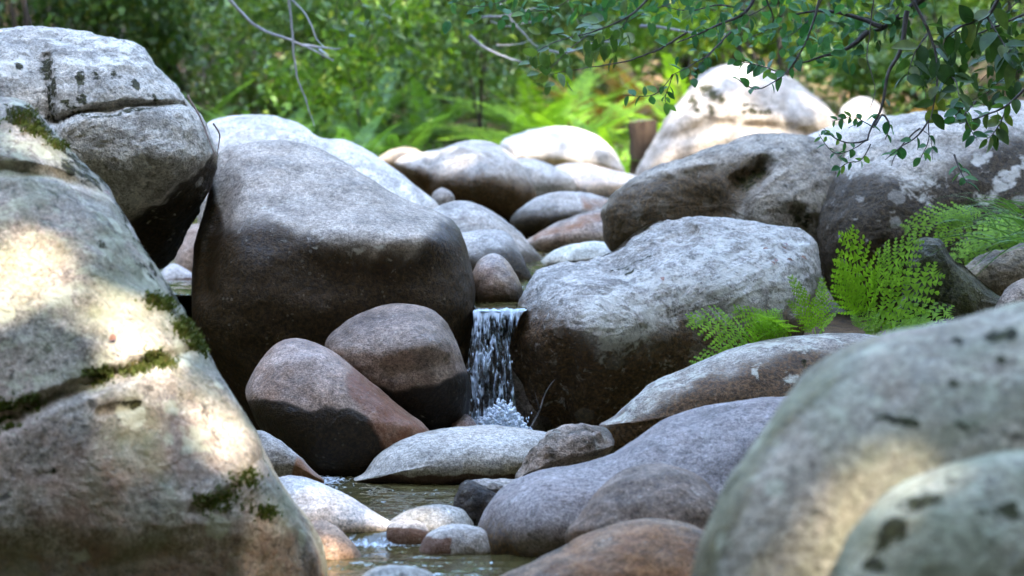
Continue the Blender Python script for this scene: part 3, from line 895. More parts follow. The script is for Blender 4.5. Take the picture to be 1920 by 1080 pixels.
moss_stone = rock(
    "boulder", "dark mossy pointed stone beside the green fern",
    [(1680, 590), (1692, 540), (1702, 495), (1714, 457), (1738, 445), (1765, 450), (1792, 482), (1832, 520), (1872, 555), (1895, 585), (1885, 625), (1790, 660), (1690, 650)],
    9.5, T=.2, top=.5, seed=22, amp=1.6, rough_amp=2.5, steps=[([(1775, 455), (1800, 500), (1830, 560), (1850, 640), (1950, 640), (1950, 450)], -.08, 10)],
    ca=(.12, .115, .08), cb=(.05, .05, .03), moss=[([(1690, 500), (1730, 440), (1780, 470), (1800, 560), (1760, 640), (1680, 620)], 24, .8)], spots=.7, lichen=.2, bump=1., warm=(.08, .09, .03), warm_amt=.7)
for (lab, pts, dd, sd, kw) in [
    ("brown rough stone in the right bank above the mossy stone", [(1800, 520), (1840, 480), (1890, 465), (1960, 450), (2020, 500), (2000, 580), (1900, 590), (1830, 570)], 10.0, 23, dict(ca=(.26, .22, .16), cb=(.13, .11, .08), spots=.7)),
    ("pinkish rough stone at the right edge behind the mossy stone", [(1862, 590), (1885, 545), (1925, 520), (1990, 510), (2020, 580), (1960, 640), (1880, 630)], 9.4, 24, dict(ca=(.42, .34, .31), cb=(.24, .19, .16), spots=.5))]:
    rock("boulder", lab, pts, dd, T=.16, top=.7, seed=sd, amp=1.6, rough_amp=2.2, lichen=.3, bump=.9, **kw)

rock("boulder", "long brown-grey boulder with pale crusted ridge lying under the green fern",
     [(1122, 802), (1150, 780), (1188, 745), (1222, 716), (1280, 692), (1345, 663), (1410, 640), (1480, 629), (1560, 622), (1640, 627), (1740, 660), (1760, 740), (1600, 850), (1300, 880), (1160, 850)],
     8.7, T=.24, top=1.0, bot=.3, seed=25, centre=(1440, 750), amp=.7,
     stain_shade=([(1100, 800), (1200, 770), (1280, 728), (1400, 690), (1500, 668), (1600, 660), (1760, 700)], 18),
     lich=[([(1130, 795), (1220, 712), (1350, 658), (1500, 622), (1600, 622), (1560, 645), (1400, 672), (1260, 720), (1170, 790)], 8, .7), ([(1405, 690), (1425, 688), (1422, 706), (1408, 706)], 3, 1.), ([(1480, 690), (1510, 690), (1500, 710), (1480, 708)], 5, .8)],
     moss=[([(1512, 684), (1514, 688)], 5, .9), ([(1556, 670), (1560, 674)], 5, .9)],
     mat=rock_mat("ridge_stone", ca=(.38, .37, .36), cb=(.22, .205, .195), lichen=.4, spots=.6, stain_col=(.13, .095, .075), seed=25., lich_col=(.56, .58, .54), bump=.8))

rock("boulder", "large smooth blue-grey boulder rising to the right from the pool",
     [(886, 1060), (892, 1000), (915, 945), (955, 905), (1015, 882), (1080, 870), (1140, 852), (1185, 824), (1235, 790), (1300, 766), (1380, 749), (1450, 742), (1520, 752), (1600, 860), (1560, 1040), (1400, 1150), (1150, 1160), (960, 1120), (900, 1090)],
     7.1, T=.30, top=1.1, bot=.2, seed=26, centre=(1240, 960), amp=.6, bumps=[(1000, 980, .10, 90, 70)],
     stain_shade=([(880, 985), (930, 1000), (1000, 1035), (1100, 1060), (1600, 1060)], 26),
     ca=(.37, .37, .39), cb=(.29, .285, .295), warm=(.33, .29, .30), lichen=.15, spots=.15, bump=.45,
     mat=rock_mat("smooth_stone", ca=(.27, .255, .27), cb=(.20, .182, .19), warm=(.24, .195, .19), warm_amt=.6, lichen=.12, spots=.2, stain_col=(.09, .07, .045), bump=.4, seed=26.))
rock("boulder", "brownish rounded boulder resting in front of the smooth blue-grey boulder",
     [(1060, 1012), (1085, 968), (1128, 912), (1175, 878), (1228, 867), (1290, 879), (1332, 910), (1356, 955), (1370, 1040), (1280, 1090), (1120, 1080)],
     6.6, T=.2, top=.9, seed=27, ca=(.23, .185, .16), cb=(.14, .108, .088), warm=(.22, .14, .095), warm_amt=.8, lichen=.15, spots=.4, bump=.6)
rock("boulder", "orange-brown mottled boulder along the bottom edge below the brownish boulder",
     [(900, 1110), (945, 1078), (1000, 1048), (1060, 1020), (1120, 992), (1180, 976), (1245, 972), (1315, 986), (1380, 1030), (1420, 1120), (1300, 1220), (1050, 1230), (930, 1180)],
     6.15, T=.24, top=.9, seed=28, ca=(.24, .175, .125), cb=(.12, .085, .058), warm=(.30, .15, .065), warm_amt=.9, lichen=.2, spots=.5,
     rust=('poly', [(1000, 1060), (1180, 990), (1330, 1000), (1400, 1100), (1100, 1200)], 30, .42), bump=.6)
rock("stone", "small mottled pink-grey stone perched on the smooth blue-grey boulder",
     [(966, 900), (980, 872), (1005, 835), (1035, 806), (1080, 795), (1128, 797), (1151, 812), (1157, 838), (1132, 856), (1080, 872), (1025, 890), (990, 905)],
     7.65, T=.14, top=.6, seed=29, amp=2.6, rough_amp=3.5, ca=(.38, .31, .27), cb=(.15, .13, .11), lichen=.3, spots=.9, bump=1., cat="stone",
     lich=[([(1030, 800), (1050, 800), (1050, 815), (1032, 818)], 4, 1.), ([(1125, 800), (1148, 812), (1140, 830)], 4, .8)])
rock("boulder", "flat grey boulder lying in the pool below the waterfall",
     [(655, 908), (685, 884), (715, 848), (765, 817), (845, 801), (930, 797), (1000, 806), (1045, 820), (1050, 870), (1000, 908), (900, 925), (760, 925)],
     8.55, T=.26, top=1.5, bot=.2, seed=30, rust=([(650, 899), (750, 895), (900, 892), (1050, 890)], 7), ca=(.44, .44, .44), cb=(.34, .335, .325), lichen=.12, spots=.12, bump=.4, amp=.7,
     mat=rock_mat("flat_stone", ca=(.44, .44, .44), cb=(.34, .335, .325), lichen=.12, spots=.12, rust_col=(.06, .025, .015), bump=.4, seed=30.))
rock("boulder", "reddish-brown egg-shaped boulder leaning against the dark foot of the biggest boulder",
     [(461, 745), (474, 700), (508, 652), (542, 636), (588, 640), (640, 668), (700, 718), (760, 768), (806, 808), (800, 860), (730, 915), (640, 930), (560, 890), (495, 815)],
     8.75, T=.26, top=.75, bot=.35, seed=31, amp=.7, stain_shade=([(450, 752), (520, 752), (580, 768), (650, 762), (690, 790), (720, 840), (760, 900), (820, 920)], 9),
     rust=('poly', [(655, 670), (720, 720), (830, 820), (740, 900), (690, 790), (645, 740)], 18, .65),
     ca=(.38, .34, .33), cb=(.27, .235, .22), warm=(.32, .22, .17), warm_amt=.6, lichen=.15, spots=.25, rough=.5, bump=.5,
     mat=rock_mat("egg_stone", ca=(.37, .295, .265), cb=(.24, .18, .15), warm=(.30, .175, .11), warm_amt=.7, lichen=.15, spots=.3, rough=.5, bump=.6, stain_col=(.022, .017, .010), rust_col=(.15, .055, .022), seed=31., wet=.1))
rock("boulder", "grey-brown tilted boulder with dark underside wedged left of the waterfall",
     [(606, 652), (635, 612), (690, 580), (750, 568), (800, 575), (836, 602), (860, 650), (880, 708), (884, 745), (872, 800), (800, 840), (720, 800), (650, 730)],
     9.1, T=.26, top=.8, bot=.5, seed=32, centre=(755, 680), amp=1.0, bumps=[(790, 650, .07, 60, 40)], grooves=[([(740, 690), (790, 680), (830, 680)], .04, 18)],
     stain_shade=([(600, 700), (680, 722), (740, 735), (800, 725), (860, 700), (890, 700)], 9), ca=(.33, .295, .285), cb=(.22, .195, .185), lichen=.12, spots=.25,
     mat=rock_mat("wedge_stone", ca=(.27, .215, .19), cb=(.165, .125, .105), lichen=.12, spots=.3, stain_col=(.014, .012, .010), rough=.55, seed=32., bump=.7))
rock("stone", "small brown-grey stone at the waterline below the egg-shaped boulder",
     [(470, 815), (490, 806), (520, 822), (556, 852), (590, 884), (608, 905), (570, 925), (500, 900), (470, 860)], 8.15, T=.1, top=.7, seed=33, cat="stone", **GREY,
     rust=('poly', [(560, 860), (620, 900), (580, 930), (540, 900)], 10, .8))
rock("boulder", "bright bluish-white sloping slab between the left boulder and the pool",
     [(470, 915), (520, 895), (560, 892), (610, 908), (655, 930), (700, 958), (740, 984), (766, 1006), (745, 1026), (680, 1040), (600, 1040), (500, 990)],
     7.25, T=.16, top=1.6, seed=34, amp=.7, ca=(.58, .58, .60), cb=(.44, .43, .44), warm=(.56, .48, .44), warm_amt=.5, lichen=.3, spots=.15,
     rust=([(460, 1010), (640, 1016), (700, 1004), (760, 998), (780, 998)], 7), bump=.5)
STN = "stones at the edge of the pool"
for (lab, pts, dd, T_, sd, kw) in [
    ("low grey stone in the pool left of the dark driftwood", [(728, 985), (755, 962), (795, 948), (840, 946), (875, 960), (885, 1000), (820, 1040), (745, 1030)], 7.25, .10, 35, dict(ca=(.42, .42, .42), cb=(.31, .31, .30))),
    ("small flat stone with wet brown rim at the tip of the bluish-white slab", [(725, 990), (740, 977), (770, 975), (795, 982), (806, 1005), (785, 1035), (730, 1035)], 7.08, .06, 36, dict(ca=(.50, .47, .45), cb=(.38, .35, .33), rust=([(700, 993), (830, 993)], 4))),
    ("low grey stone with brown foot near the smooth boulder's left end", [(788, 1022), (805, 998), (840, 984), (880, 983), (925, 1000), (925, 1055), (790, 1065)], 6.95, .10, 37, dict(ca=(.42, .42, .43), cb=(.32, .31, .31), rust=('poly', [(780, 1007), (848, 1007), (848, 1040), (780, 1040)], 5, .9))),
    ("brown striped stone at the foot of the huge left boulder", [(560, 1000), (590, 976), (625, 982), (655, 1010), (678, 1045), (690, 1090), (650, 1130), (580, 1120), (550, 1060)], 6.85, .12, 38, dict(ca=(.40, .31, .25), cb=(.20, .15, .12), warm=(.40, .24, .14), warm_amt=.8)),
    ("pinkish stone in the bottom edge beside the brown striped stone", [(570, 1080), (600, 1046), (640, 1044), (670, 1068), (690, 1110), (640, 1150), (580, 1140)], 6.75, .1, 39, dict(ca=(.46, .40, .38), cb=(.33, .28, .27))),
    ("nearly submerged grey stone at the bottom edge of the pool", [(670, 1095), (690, 1070), (730, 1059), (780, 1062), (812, 1080), (830, 1120), (750, 1140), (680, 1130)], 6.35, .1, 40, dict(ca=(.36, .38, .38), cb=(.28, .29, .29))),
    ("white-capped stone seen through the gap left of the biggest boulder", [(285, 535), (305, 505), (325, 494), (350, 505), (380, 530), (375, 560), (300, 560)], 12.6, .12, 41, dict(ca=(.52, .52, .54), cb=(.42, .42, .43), rust=([(280, 522), (390, 520)], 3))),
    ("brown stone standing in the gap behind the biggest boulder", [(325, 500), (340, 450), (362, 420), (400, 430), (410, 500), (380, 540), (335, 535)], 13.2, .14, 42, dict(ca=(.36, .29, .26), cb=(.27, .21, .18))),
    ("low beige stone on the far bank left of the middle boulder", [(700, 305), (725, 285), (755, 275), (785, 282), (800, 300), (780, 320), (720, 320)], 17.5, .16, 43, dict(ca=(.38, .33, .27), cb=(.26, .22, .18))),
    ("small wet stone in the foam at the foot of the waterfall", [(842, 815), (850, 790), (872, 776), (890, 790), (900, 822), (880, 840), (850, 835)], 9.0, .06, 44, dict(ca=(.20, .15, .14), cb=(.11, .085, .08), rough=.3)),
]:
    rock("stone", lab, pts, dd, T=T_, top=.8, seed=sd, cat="stone", lichen=.15, spots=.3, bump=.6, rust_col=(.10, .042, .018), **kw)
# rock step under the waterfall, wet and dark
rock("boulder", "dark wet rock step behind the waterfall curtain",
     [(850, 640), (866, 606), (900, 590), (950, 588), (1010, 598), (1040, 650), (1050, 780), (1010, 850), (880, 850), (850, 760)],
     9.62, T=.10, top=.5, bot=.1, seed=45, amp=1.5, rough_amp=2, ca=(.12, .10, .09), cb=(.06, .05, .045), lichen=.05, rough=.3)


def make_driftwood():
    # broken, rough dark stump end with a pale weathered top
    def body(pts, d, T, seed, name, parent, mat, **kw):
        o = rock(name, "tmp_" + name, pts, d, T=T, seed=seed, amp=2.2, rough_amp=3., mat=mat, **kw)
        for k in ("label", "category"):
            if k in o: del o[k]
        o.parent = parent
        return o
    e = empty("driftwood_stump", tuple(P(905, 985, 7.35)))
    mi = Matrix.Translation(Vector(e.location)).inverted()
    m1 = rock_mat("wet_dark_wood", ca=(.06, .05, .042), cb=(.02, .017, .014), warm=(.10, .06, .04), lichen=.05, spots=.5, seed=46., bump=1.)
    m2 = rock_mat("bleached_wood", ca=(.42, .40, .39), cb=(.20, .19, .185), warm=(.25, .20, .17), lichen=.1, spots=.5, seed=47., bump=1.)
    a = body([(846, 985), (850, 945), (862, 912), (880, 902), (905, 915), (935, 930), (960, 950), (950, 990), (900, 1010), (855, 1005)], 7.35, .10, 46, "broken_end", e, m1, top=.4)
    b = body([(862, 912), (880, 901), (930, 899), (985, 899), (1010, 910), (985, 935), (945, 935), (905, 922)], 7.45, .08, 47, "weathered_top", e, m2, top=1.4)
    for o in (a, b):
        o.matrix_parent_inverse = mi
    tag(e, "dark broken driftwood stump with bleached top at the pool's edge", "driftwood")


make_driftwood()


# ------------------------------------------------------------------ foliage
def leaf_mat(name, ca, cb, cc=None, trans=.35, rough=.45, spec=.5):
    m, nt, b = new_mat(name)
    geo = nt.nodes.new("ShaderNodeNewGeometry")
    oi = nt.nodes.new("ShaderNodeObjectInfo")
    r = math_n(nt, 'FRACT', math_n(nt, 'ADD', geo.outputs["Random Per Island"], oi.outputs["Random"]))
    stops = [(0., ca), (.8, cb)] + ([(.95, cc)] if cc else [])
    c = ramp(nt, r, stops)
    n = tex_noise(nt, geo.outputs["Position"], 40, 2)
    c = mix(nt, 1.0, c, ramp(nt, n, [(.3, .75), (.7, 1.2)]), 'MULTIPLY')
    lk(nt, c, b.inputs["Base Color"])
    b.inputs["Roughness"].default_value = rough
    b.inputs["Specular IOR Level"].default_value = spec
    t = nt.nodes.new("ShaderNodeBsdfTranslucent")
    lk(nt, mix(nt, 1.0, c, (1.5, 1.5, .7), 'MULTIPLY'), t.inputs["Color"])
    ms = nt.nodes.new("ShaderNodeMixShader")
    ms.inputs[0].default_value = trans
    lk(nt, b.outputs[0], ms.inputs[1])
    lk(nt, t.outputs[0], ms.inputs[2])
    lk(nt, ms.outputs[0], nt.nodes["Material Output"].inputs["Surface"])
    return m


def bark_mat(name, ca, cb, scale=30):
    m, nt, b = new_mat(name)
    geo = nt.nodes.new("ShaderNodeNewGeometry")
    mp = nt.nodes.new("ShaderNodeMapping")
    mp.inputs["Scale"].default_value = (1, 1, .25)
    lk(nt, geo.outputs["Position"], mp.inputs[0])
    n = tex_noise(nt, mp.outputs[0], scale, 5, .65, .3)
    lk(nt, mix(nt, ramp(nt, n, [(.35, 0.), (.65, 1.)]), ca, cb), b.inputs["Base Color"])
    b.inputs["Roughness"].default_value = .9
    bp = nt.nodes.new("ShaderNodeBump")
    bp.inputs["Strength"].default_value = .8
    bp.inputs["Distance"].default_value = .02
    lk(nt, n, bp.inputs["Height"])
    lk(nt, bp.outputs[0], b.inputs["Normal"])
    return m


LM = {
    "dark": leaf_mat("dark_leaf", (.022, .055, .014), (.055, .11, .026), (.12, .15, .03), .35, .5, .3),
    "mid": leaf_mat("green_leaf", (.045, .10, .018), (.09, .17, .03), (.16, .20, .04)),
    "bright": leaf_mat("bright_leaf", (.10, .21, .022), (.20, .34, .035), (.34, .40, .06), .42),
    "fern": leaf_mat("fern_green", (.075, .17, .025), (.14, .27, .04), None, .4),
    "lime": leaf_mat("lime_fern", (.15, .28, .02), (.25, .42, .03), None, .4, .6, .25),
    "blue": leaf_mat("cool_leaf", (.035, .12, .045), (.08, .21, .07), (.16, .27, .05), .38, .5, .25),
    "gold": leaf_mat("bracken_gold", (.20, .11, .03), (.34, .20, .06), (.26, .26, .06), .3),
    "straw": leaf_mat("dry_straw", (.13, .10, .05), (.26, .20, .10), None, .2),
    "rust": leaf_mat("dry_leaf", (.16, .055, .03), (.26, .11, .05), None, .1),
}
BARK = bark_mat("dark_bark", (.022, .018, .014), (.065, .052, .042))
PALE_TWIG = bark_mat("pale_twig", (.30, .30, .31), (.46, .46, .48), 60)
TWIG = bark_mat("dark_twig", (.05, .04, .035), (.13, .11, .09), 60)


def leaf_cloud(pos, size, rng, up=.35, aspect=.5):
    """Folded four-point leaves at pos (N,3). -> verts, tris"""
    n = len(pos)
    size = np.broadcast_to(size, (n,))
    d = rng.normal(size=(n, 3)); d[:, 2] -= .25
    d /= np.linalg.norm(d, axis=1)[:, None]
    nn = rng.normal(size=(n, 3)); nn[:, 2] += up * 4
    nn -= (nn * d).sum(1)[:, None] * d
    nn /= np.linalg.norm(nn, axis=1)[:, None] + 1e-9
    sd = np.cross(nn, d)
    L = size[:, None]
    w = L * aspect * .5
    base = pos
    tip = pos + d * L
    mid = pos + d * L * .45 + nn * L * .10
    V = np.stack([base, mid + sd * w, tip, mid - sd * w], 1).reshape(-1, 3)
    a = np.arange(n)[:, None] * 4
    T = np.concatenate([a + [[0, 1, 2]], a + [[0, 2, 3]]], 1).reshape(-1, 3)
    return V, T


def clumps(rng, centre, rad, n_clump, n_leaf, spread, shell=.45):
    """Leaf positions in uneven clumps through an ellipsoid, plus the clump centres."""
    d = rng.normal(size=(n_clump, 3)); d /= np.linalg.norm(d, axis=1)[:, None]
    r = shell + (1 - shell) * rng.rand(n_clump, 1) ** .6
    c = np.asarray(centre) + d * r * np.asarray(rad)
    k = rng.randint(0, n_clump, n_leaf)
    s = spread * (.5 + rng.rand(n_clump))[k][:, None]
    return c[k] + rng.normal(size=(n_leaf, 3)) * s * [1, 1, .7], c


def shrub(name, label, cat, px, d, w, h, n, mat, leaf=.07, seed=0, trunk=.03, lift=.45, mat2=None, group=None, clump=26, base_py=None):
    rng = np.random.RandomState(seed)
    b = P(px, 250, d)
    z = float(ground_z(b[0], b[1]))
    base = np.array([b[0], b[1], z - .05])
    e = empty(name, tuple(base))
    cen = np.array([0, 0, h * (lift + (1 - lift) / 2)])
    pos, cc = clumps(rng, cen, (w / 2, w / 2 * .8, h * (1 - lift) / 2), clump, n, .11 * max(w, h) * .8)
    V, T = leaf_cloud(pos, leaf * (.6 + .8 * rng.rand(n)), rng)
    mesh_obj("crown", V, T, mat, e, smooth=False)
    paths = []
    for k in range(min(3 if name == "tree" else 7, len(cc))):
        c = cc[rng.randint(len(cc))]
        mid = c * [.35, .35, .55] + rng.normal(size=3) * .06
        pts = spline([np.array([0, 0, 0.]) + rng.normal(size=3) * [.04, .04, 0], mid, c], 8)
        paths.append((pts, np.linspace(trunk, trunk * .2, 8)))
    V, Q = tubes(paths, 6)
    mesh_obj("trunk", V, Q, BARK, e)
    return tag(e, label, cat, group)


# ---- fern fronds
def frond_mesh(name, mat, pairs=16, lobed=True, width=.42, droop=.35, seed=0):
    """One frond, 1 m long along +Y, blade in the XY plane, drooping to -Z."""
    rng = np.random.RandomState(seed)
    V, T = [], []

    def bend(p):
        p = np.asarray(p, float).copy()
        p[:, 2] += -droop * p[:, 1] ** 2 + droop * .35 * p[:, 1] - .35 * p[:, 0] ** 2
        return p

    def add(vs, ts):
        b0 = sum(len(v) for v in V)
        V.append(bend(vs))
        T.append(np.asarray(ts) + b0)
    ys = np.linspace(0, 1, 12)
    for k in range(11):
        r0, r1 = .007 * (1 - ys[k] * .8), .007 * (1 - ys[k + 1] * .8)
        add([[-r0, ys[k], 0], [r0, ys[k], 0], [r1, ys[k + 1], 0], [-r1, ys[k + 1], 0]], [[0, 1, 2], [0, 2, 3]])
    for k in range(pairs):
        t = .16 + .84 * k / pairs
        L = width * .5 * (1 - (t - .16) / .9) ** .85 * min(1, .55 + (t - .1) * 2.2) + .02
        for sgn in (-1, 1):
            a = math.radians(62 - 18 * t + rng.uniform(-6, 6))
            dx, dy = sgn * math.sin(a), math.cos(a)
            nx, ny = -dy, dx
            Wd = L * .17 if lobed else .84 / pairs * .42
            up = rng.uniform(-.06, .06)
            base = np.array([0, t + rng.uniform(-.005, .005), 0])
            axis = np.array([dx, dy, up])
            side = np.array([nx, ny, 0])
            if not lobed:
                m_ = base + axis * L * .35
                add([base, m_ + side * Wd, base + axis * L, m_ - side * Wd], [[0, 1, 2], [0, 2, 3]])
            else:
                nl = max(4, int(L / .045))
                sp = L / nl
                for q in range(nl):
                    s0 = (q + .25) / nl
                    ll = min(L * .4, .84 / pairs * .62) * (1 - s0) ** .6 + .008
                    p0 = base + axis * L * s0
                    for sg in (-1, 1):
                        dirn = side * sg * .86 + axis * .5 + np.array([0, 0, rng.uniform(-.15, .15)])
                        per = axis * .9 - side * sg * .35
                        tip = p0 + dirn * ll * rng.uniform(.85, 1.1)
                        m1 = p0 + dirn * ll * .45
                        add([p0 - axis * sp * .5, m1 - per * sp * .27, tip, m1 + per * sp * .27, p0 + axis * sp * .5], [[0, 1, 2], [0, 2, 4], [2, 3, 4]])
                add([base + side * .004, base - side * .004, base + axis * L * 1.06], [[0, 1, 2]])
    me_o = mesh_obj(name, np.concatenate(V), np.concatenate(T), mat, smooth=False)
    me = me_o.data
    bpy.data.objects.remove(me_o)
    return me


def frond_matrix(base, tip, face):
    """Place a 1 m frond from base to tip with its blade turned towards 'face'."""
    y = np.asarray(tip, float) - np.asarray(base, float)
    L = np.linalg.norm(y); y = y / L
    z = np.asarray(face, float); z = z - (z @ y) * y; z /= np.linalg.norm(z)
    x = np.cross(y, z)
    M = Matrix(((x[0] * L, y[0] * L, z[0] * L, base[0]), (x[1] * L, y[1] * L, z[1] * L, base[1]), (x[2] * L, y[2] * L, z[2] * L, base[2]), (0, 0, 0, 1)))
    return M


FRONDS = {(k, v): frond_mesh("frond", LM[k], 18, False, .5, .45, v) for k in ("fern", "lime", "gold") for v in (0, 1)}
NEAR = [frond_mesh("frond", LM["lime"], 8, True, 1.05, .22, 5), frond_mesh("frond", LM["lime"], 9, True, .85, .28, 6), frond_mesh("frond", LM["lime"], 12, True, .55, .40, 7)]


def fern(label, px, d, L, n, kind, seed, group=None, lean=(0, 0), name="fern", z=None):
    rng = np.random.RandomState(seed)
    b = P(px, 300, d)
    z = float(ground_z(b[0], b[1])) if z is None else z
    e = empty(name, (b[0], b[1], z))
    for k in range(n):
        a = 2 * math.pi * (k + rng.rand() * .7) / n
        el = rng.uniform(.45, 1.15)
        l = L * rng.uniform(.7, 1.1)
        t = np.array([math.cos(a) * math.cos(el) + lean[0], math.sin(a) * math.cos(el) + lean[1], math.sin(el)]) * l
        f = np.array([-math.cos(a) * math.sin(el), -math.sin(a) * math.sin(el), math.cos(el)]) + [0, -.25, .25]
        share("frond", FRONDS[(kind, k % 2)], e, frond_matrix((0, 0, 0), t, f))
    return tag(e, label, "fern", group)


# shrubs and small trees of the far bank
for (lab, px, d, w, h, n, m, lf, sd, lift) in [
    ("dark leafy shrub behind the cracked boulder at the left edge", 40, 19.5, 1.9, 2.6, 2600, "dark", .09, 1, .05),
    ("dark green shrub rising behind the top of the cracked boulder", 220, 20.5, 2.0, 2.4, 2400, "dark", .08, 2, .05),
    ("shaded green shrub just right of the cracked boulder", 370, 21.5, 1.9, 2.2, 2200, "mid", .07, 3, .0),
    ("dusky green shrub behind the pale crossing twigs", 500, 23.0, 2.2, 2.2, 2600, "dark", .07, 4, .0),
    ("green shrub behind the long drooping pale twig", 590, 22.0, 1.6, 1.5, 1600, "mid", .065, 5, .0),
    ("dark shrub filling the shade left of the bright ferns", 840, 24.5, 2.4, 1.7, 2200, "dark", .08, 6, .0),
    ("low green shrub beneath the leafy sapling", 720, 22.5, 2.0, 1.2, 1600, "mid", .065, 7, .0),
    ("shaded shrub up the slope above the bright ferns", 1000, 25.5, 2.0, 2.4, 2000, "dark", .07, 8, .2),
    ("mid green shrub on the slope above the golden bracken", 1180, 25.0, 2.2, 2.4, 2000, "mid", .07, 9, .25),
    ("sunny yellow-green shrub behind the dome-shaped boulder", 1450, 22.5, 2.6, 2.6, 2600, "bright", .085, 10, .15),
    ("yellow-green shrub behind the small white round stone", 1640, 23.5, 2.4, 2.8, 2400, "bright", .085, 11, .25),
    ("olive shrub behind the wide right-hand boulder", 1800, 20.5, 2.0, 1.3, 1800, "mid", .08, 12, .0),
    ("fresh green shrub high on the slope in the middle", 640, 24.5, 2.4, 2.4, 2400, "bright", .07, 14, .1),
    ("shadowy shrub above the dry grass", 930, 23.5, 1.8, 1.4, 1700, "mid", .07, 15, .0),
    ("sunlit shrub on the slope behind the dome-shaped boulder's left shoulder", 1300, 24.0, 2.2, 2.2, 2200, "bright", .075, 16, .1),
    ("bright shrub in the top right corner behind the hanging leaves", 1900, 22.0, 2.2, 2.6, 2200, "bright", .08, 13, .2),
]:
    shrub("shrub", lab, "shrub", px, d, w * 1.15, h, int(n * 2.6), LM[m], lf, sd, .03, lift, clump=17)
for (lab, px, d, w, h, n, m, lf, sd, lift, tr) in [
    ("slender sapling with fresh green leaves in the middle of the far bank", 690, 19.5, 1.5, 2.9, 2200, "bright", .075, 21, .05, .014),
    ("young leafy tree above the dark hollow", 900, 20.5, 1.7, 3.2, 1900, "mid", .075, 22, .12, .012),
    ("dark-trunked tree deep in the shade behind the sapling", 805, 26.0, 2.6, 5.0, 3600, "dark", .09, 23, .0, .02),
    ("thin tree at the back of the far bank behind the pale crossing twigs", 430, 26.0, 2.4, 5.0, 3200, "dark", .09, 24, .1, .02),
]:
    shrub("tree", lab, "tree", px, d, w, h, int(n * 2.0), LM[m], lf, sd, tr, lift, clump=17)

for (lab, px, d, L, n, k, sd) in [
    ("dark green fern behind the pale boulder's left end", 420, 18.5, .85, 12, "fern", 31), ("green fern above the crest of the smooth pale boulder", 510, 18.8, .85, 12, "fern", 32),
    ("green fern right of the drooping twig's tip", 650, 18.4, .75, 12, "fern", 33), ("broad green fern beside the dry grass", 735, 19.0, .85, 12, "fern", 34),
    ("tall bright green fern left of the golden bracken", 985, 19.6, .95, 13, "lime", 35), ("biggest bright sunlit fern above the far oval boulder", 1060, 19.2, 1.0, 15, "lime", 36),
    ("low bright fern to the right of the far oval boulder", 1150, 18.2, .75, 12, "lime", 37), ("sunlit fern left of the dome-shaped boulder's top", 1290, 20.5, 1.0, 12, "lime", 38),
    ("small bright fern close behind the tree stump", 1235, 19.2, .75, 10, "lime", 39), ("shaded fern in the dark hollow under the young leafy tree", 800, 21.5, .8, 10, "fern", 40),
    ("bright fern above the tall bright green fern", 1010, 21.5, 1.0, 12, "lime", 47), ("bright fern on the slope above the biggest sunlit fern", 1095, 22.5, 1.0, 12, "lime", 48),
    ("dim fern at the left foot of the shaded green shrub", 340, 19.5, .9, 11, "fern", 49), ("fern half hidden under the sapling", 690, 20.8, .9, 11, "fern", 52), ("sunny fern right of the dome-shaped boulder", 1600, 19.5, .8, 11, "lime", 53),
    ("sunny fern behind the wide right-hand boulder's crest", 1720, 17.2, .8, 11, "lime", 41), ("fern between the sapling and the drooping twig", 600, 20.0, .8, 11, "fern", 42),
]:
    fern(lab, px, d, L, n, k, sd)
for (lab, px, d, L, n, sd) in [("golden brown bracken on the slope right of the bright ferns", 1130, 21.5, 1.0, 12, 43), ("golden bracken clump higher up behind the tree stump", 1200, 22.5, 1.05, 12, 44),
                               ("rust-gold bracken below the yellow-green shrub", 1700, 20.0, .9, 11, 45)]:
    fern(lab, px, d, L, n, "gold", sd, name="bracken")


def grass_tuft(label, cat, bases, L, n, mat, seed, lean=(0, 0, 0), wid=.006, name="grass", kind=None):
    rng = np.random.RandomState(seed)
    V, T = [], []
    for k in range(n):
        b = np.asarray(bases[rng.randint(len(bases))]) + rng.normal(size=3) * [.07, .07, .0]
        d = rng.normal(size=3) * .45 + [0, 0, 1.0] + np.asarray(lean)
        d /= np.linalg.norm(d)
        l = L * rng.uniform(.5, 1.1)
        s = np.cross(d, rng.normal(size=3)); s /= np.linalg.norm(s)
        t = np.linspace(0, 1, 6)[:, None]
        pts = b + d * t * l + np.array([0, 0, -1.]) * (t ** 2.2) * l * .55 + np.asarray(lean) * t ** 2 * l * .3
        w = wid * (1 - t * .93)
        v = np.stack([pts - s * w, pts + s * w], 1).reshape(-1, 3)
        b0 = 12 * k
        V.append(v)
        for q in range(5):
            T += [[b0 + 2 * q, b0 + 2 * q + 1, b0 + 2 * q + 3], [b0 + 2 * q, b0 + 2 * q + 3, b0 + 2 * q + 2]]
    o = mesh_obj(name, np.concatenate(V), T, mat, smooth=False)
    return tag(o, label, cat, kind=kind)


def gpt(px, d, dz=0):
    b = P(px, 300, d)
    return np.array([b[0], b[1], float(ground_z(b[0], b[1])) + dz])


grass_tuft("dry straw-coloured grass on the far bank behind the middle boulder", "grass", [gpt(x, dd) for x in range(720, 960, 14) for dd in (17.6, 18.3, 19.0)], .38, 1500, LM["straw"], 50, kind="stuff", wid=.008)
grass_tuft("green grass along the far bank among the ferns", "grass", [gpt(x, dd) for x in range(380, 1300, 20) for dd in (18.5, 20.0, 22.0)], .35, 2500, LM["fern"], 51, kind="stuff", wid=.008)

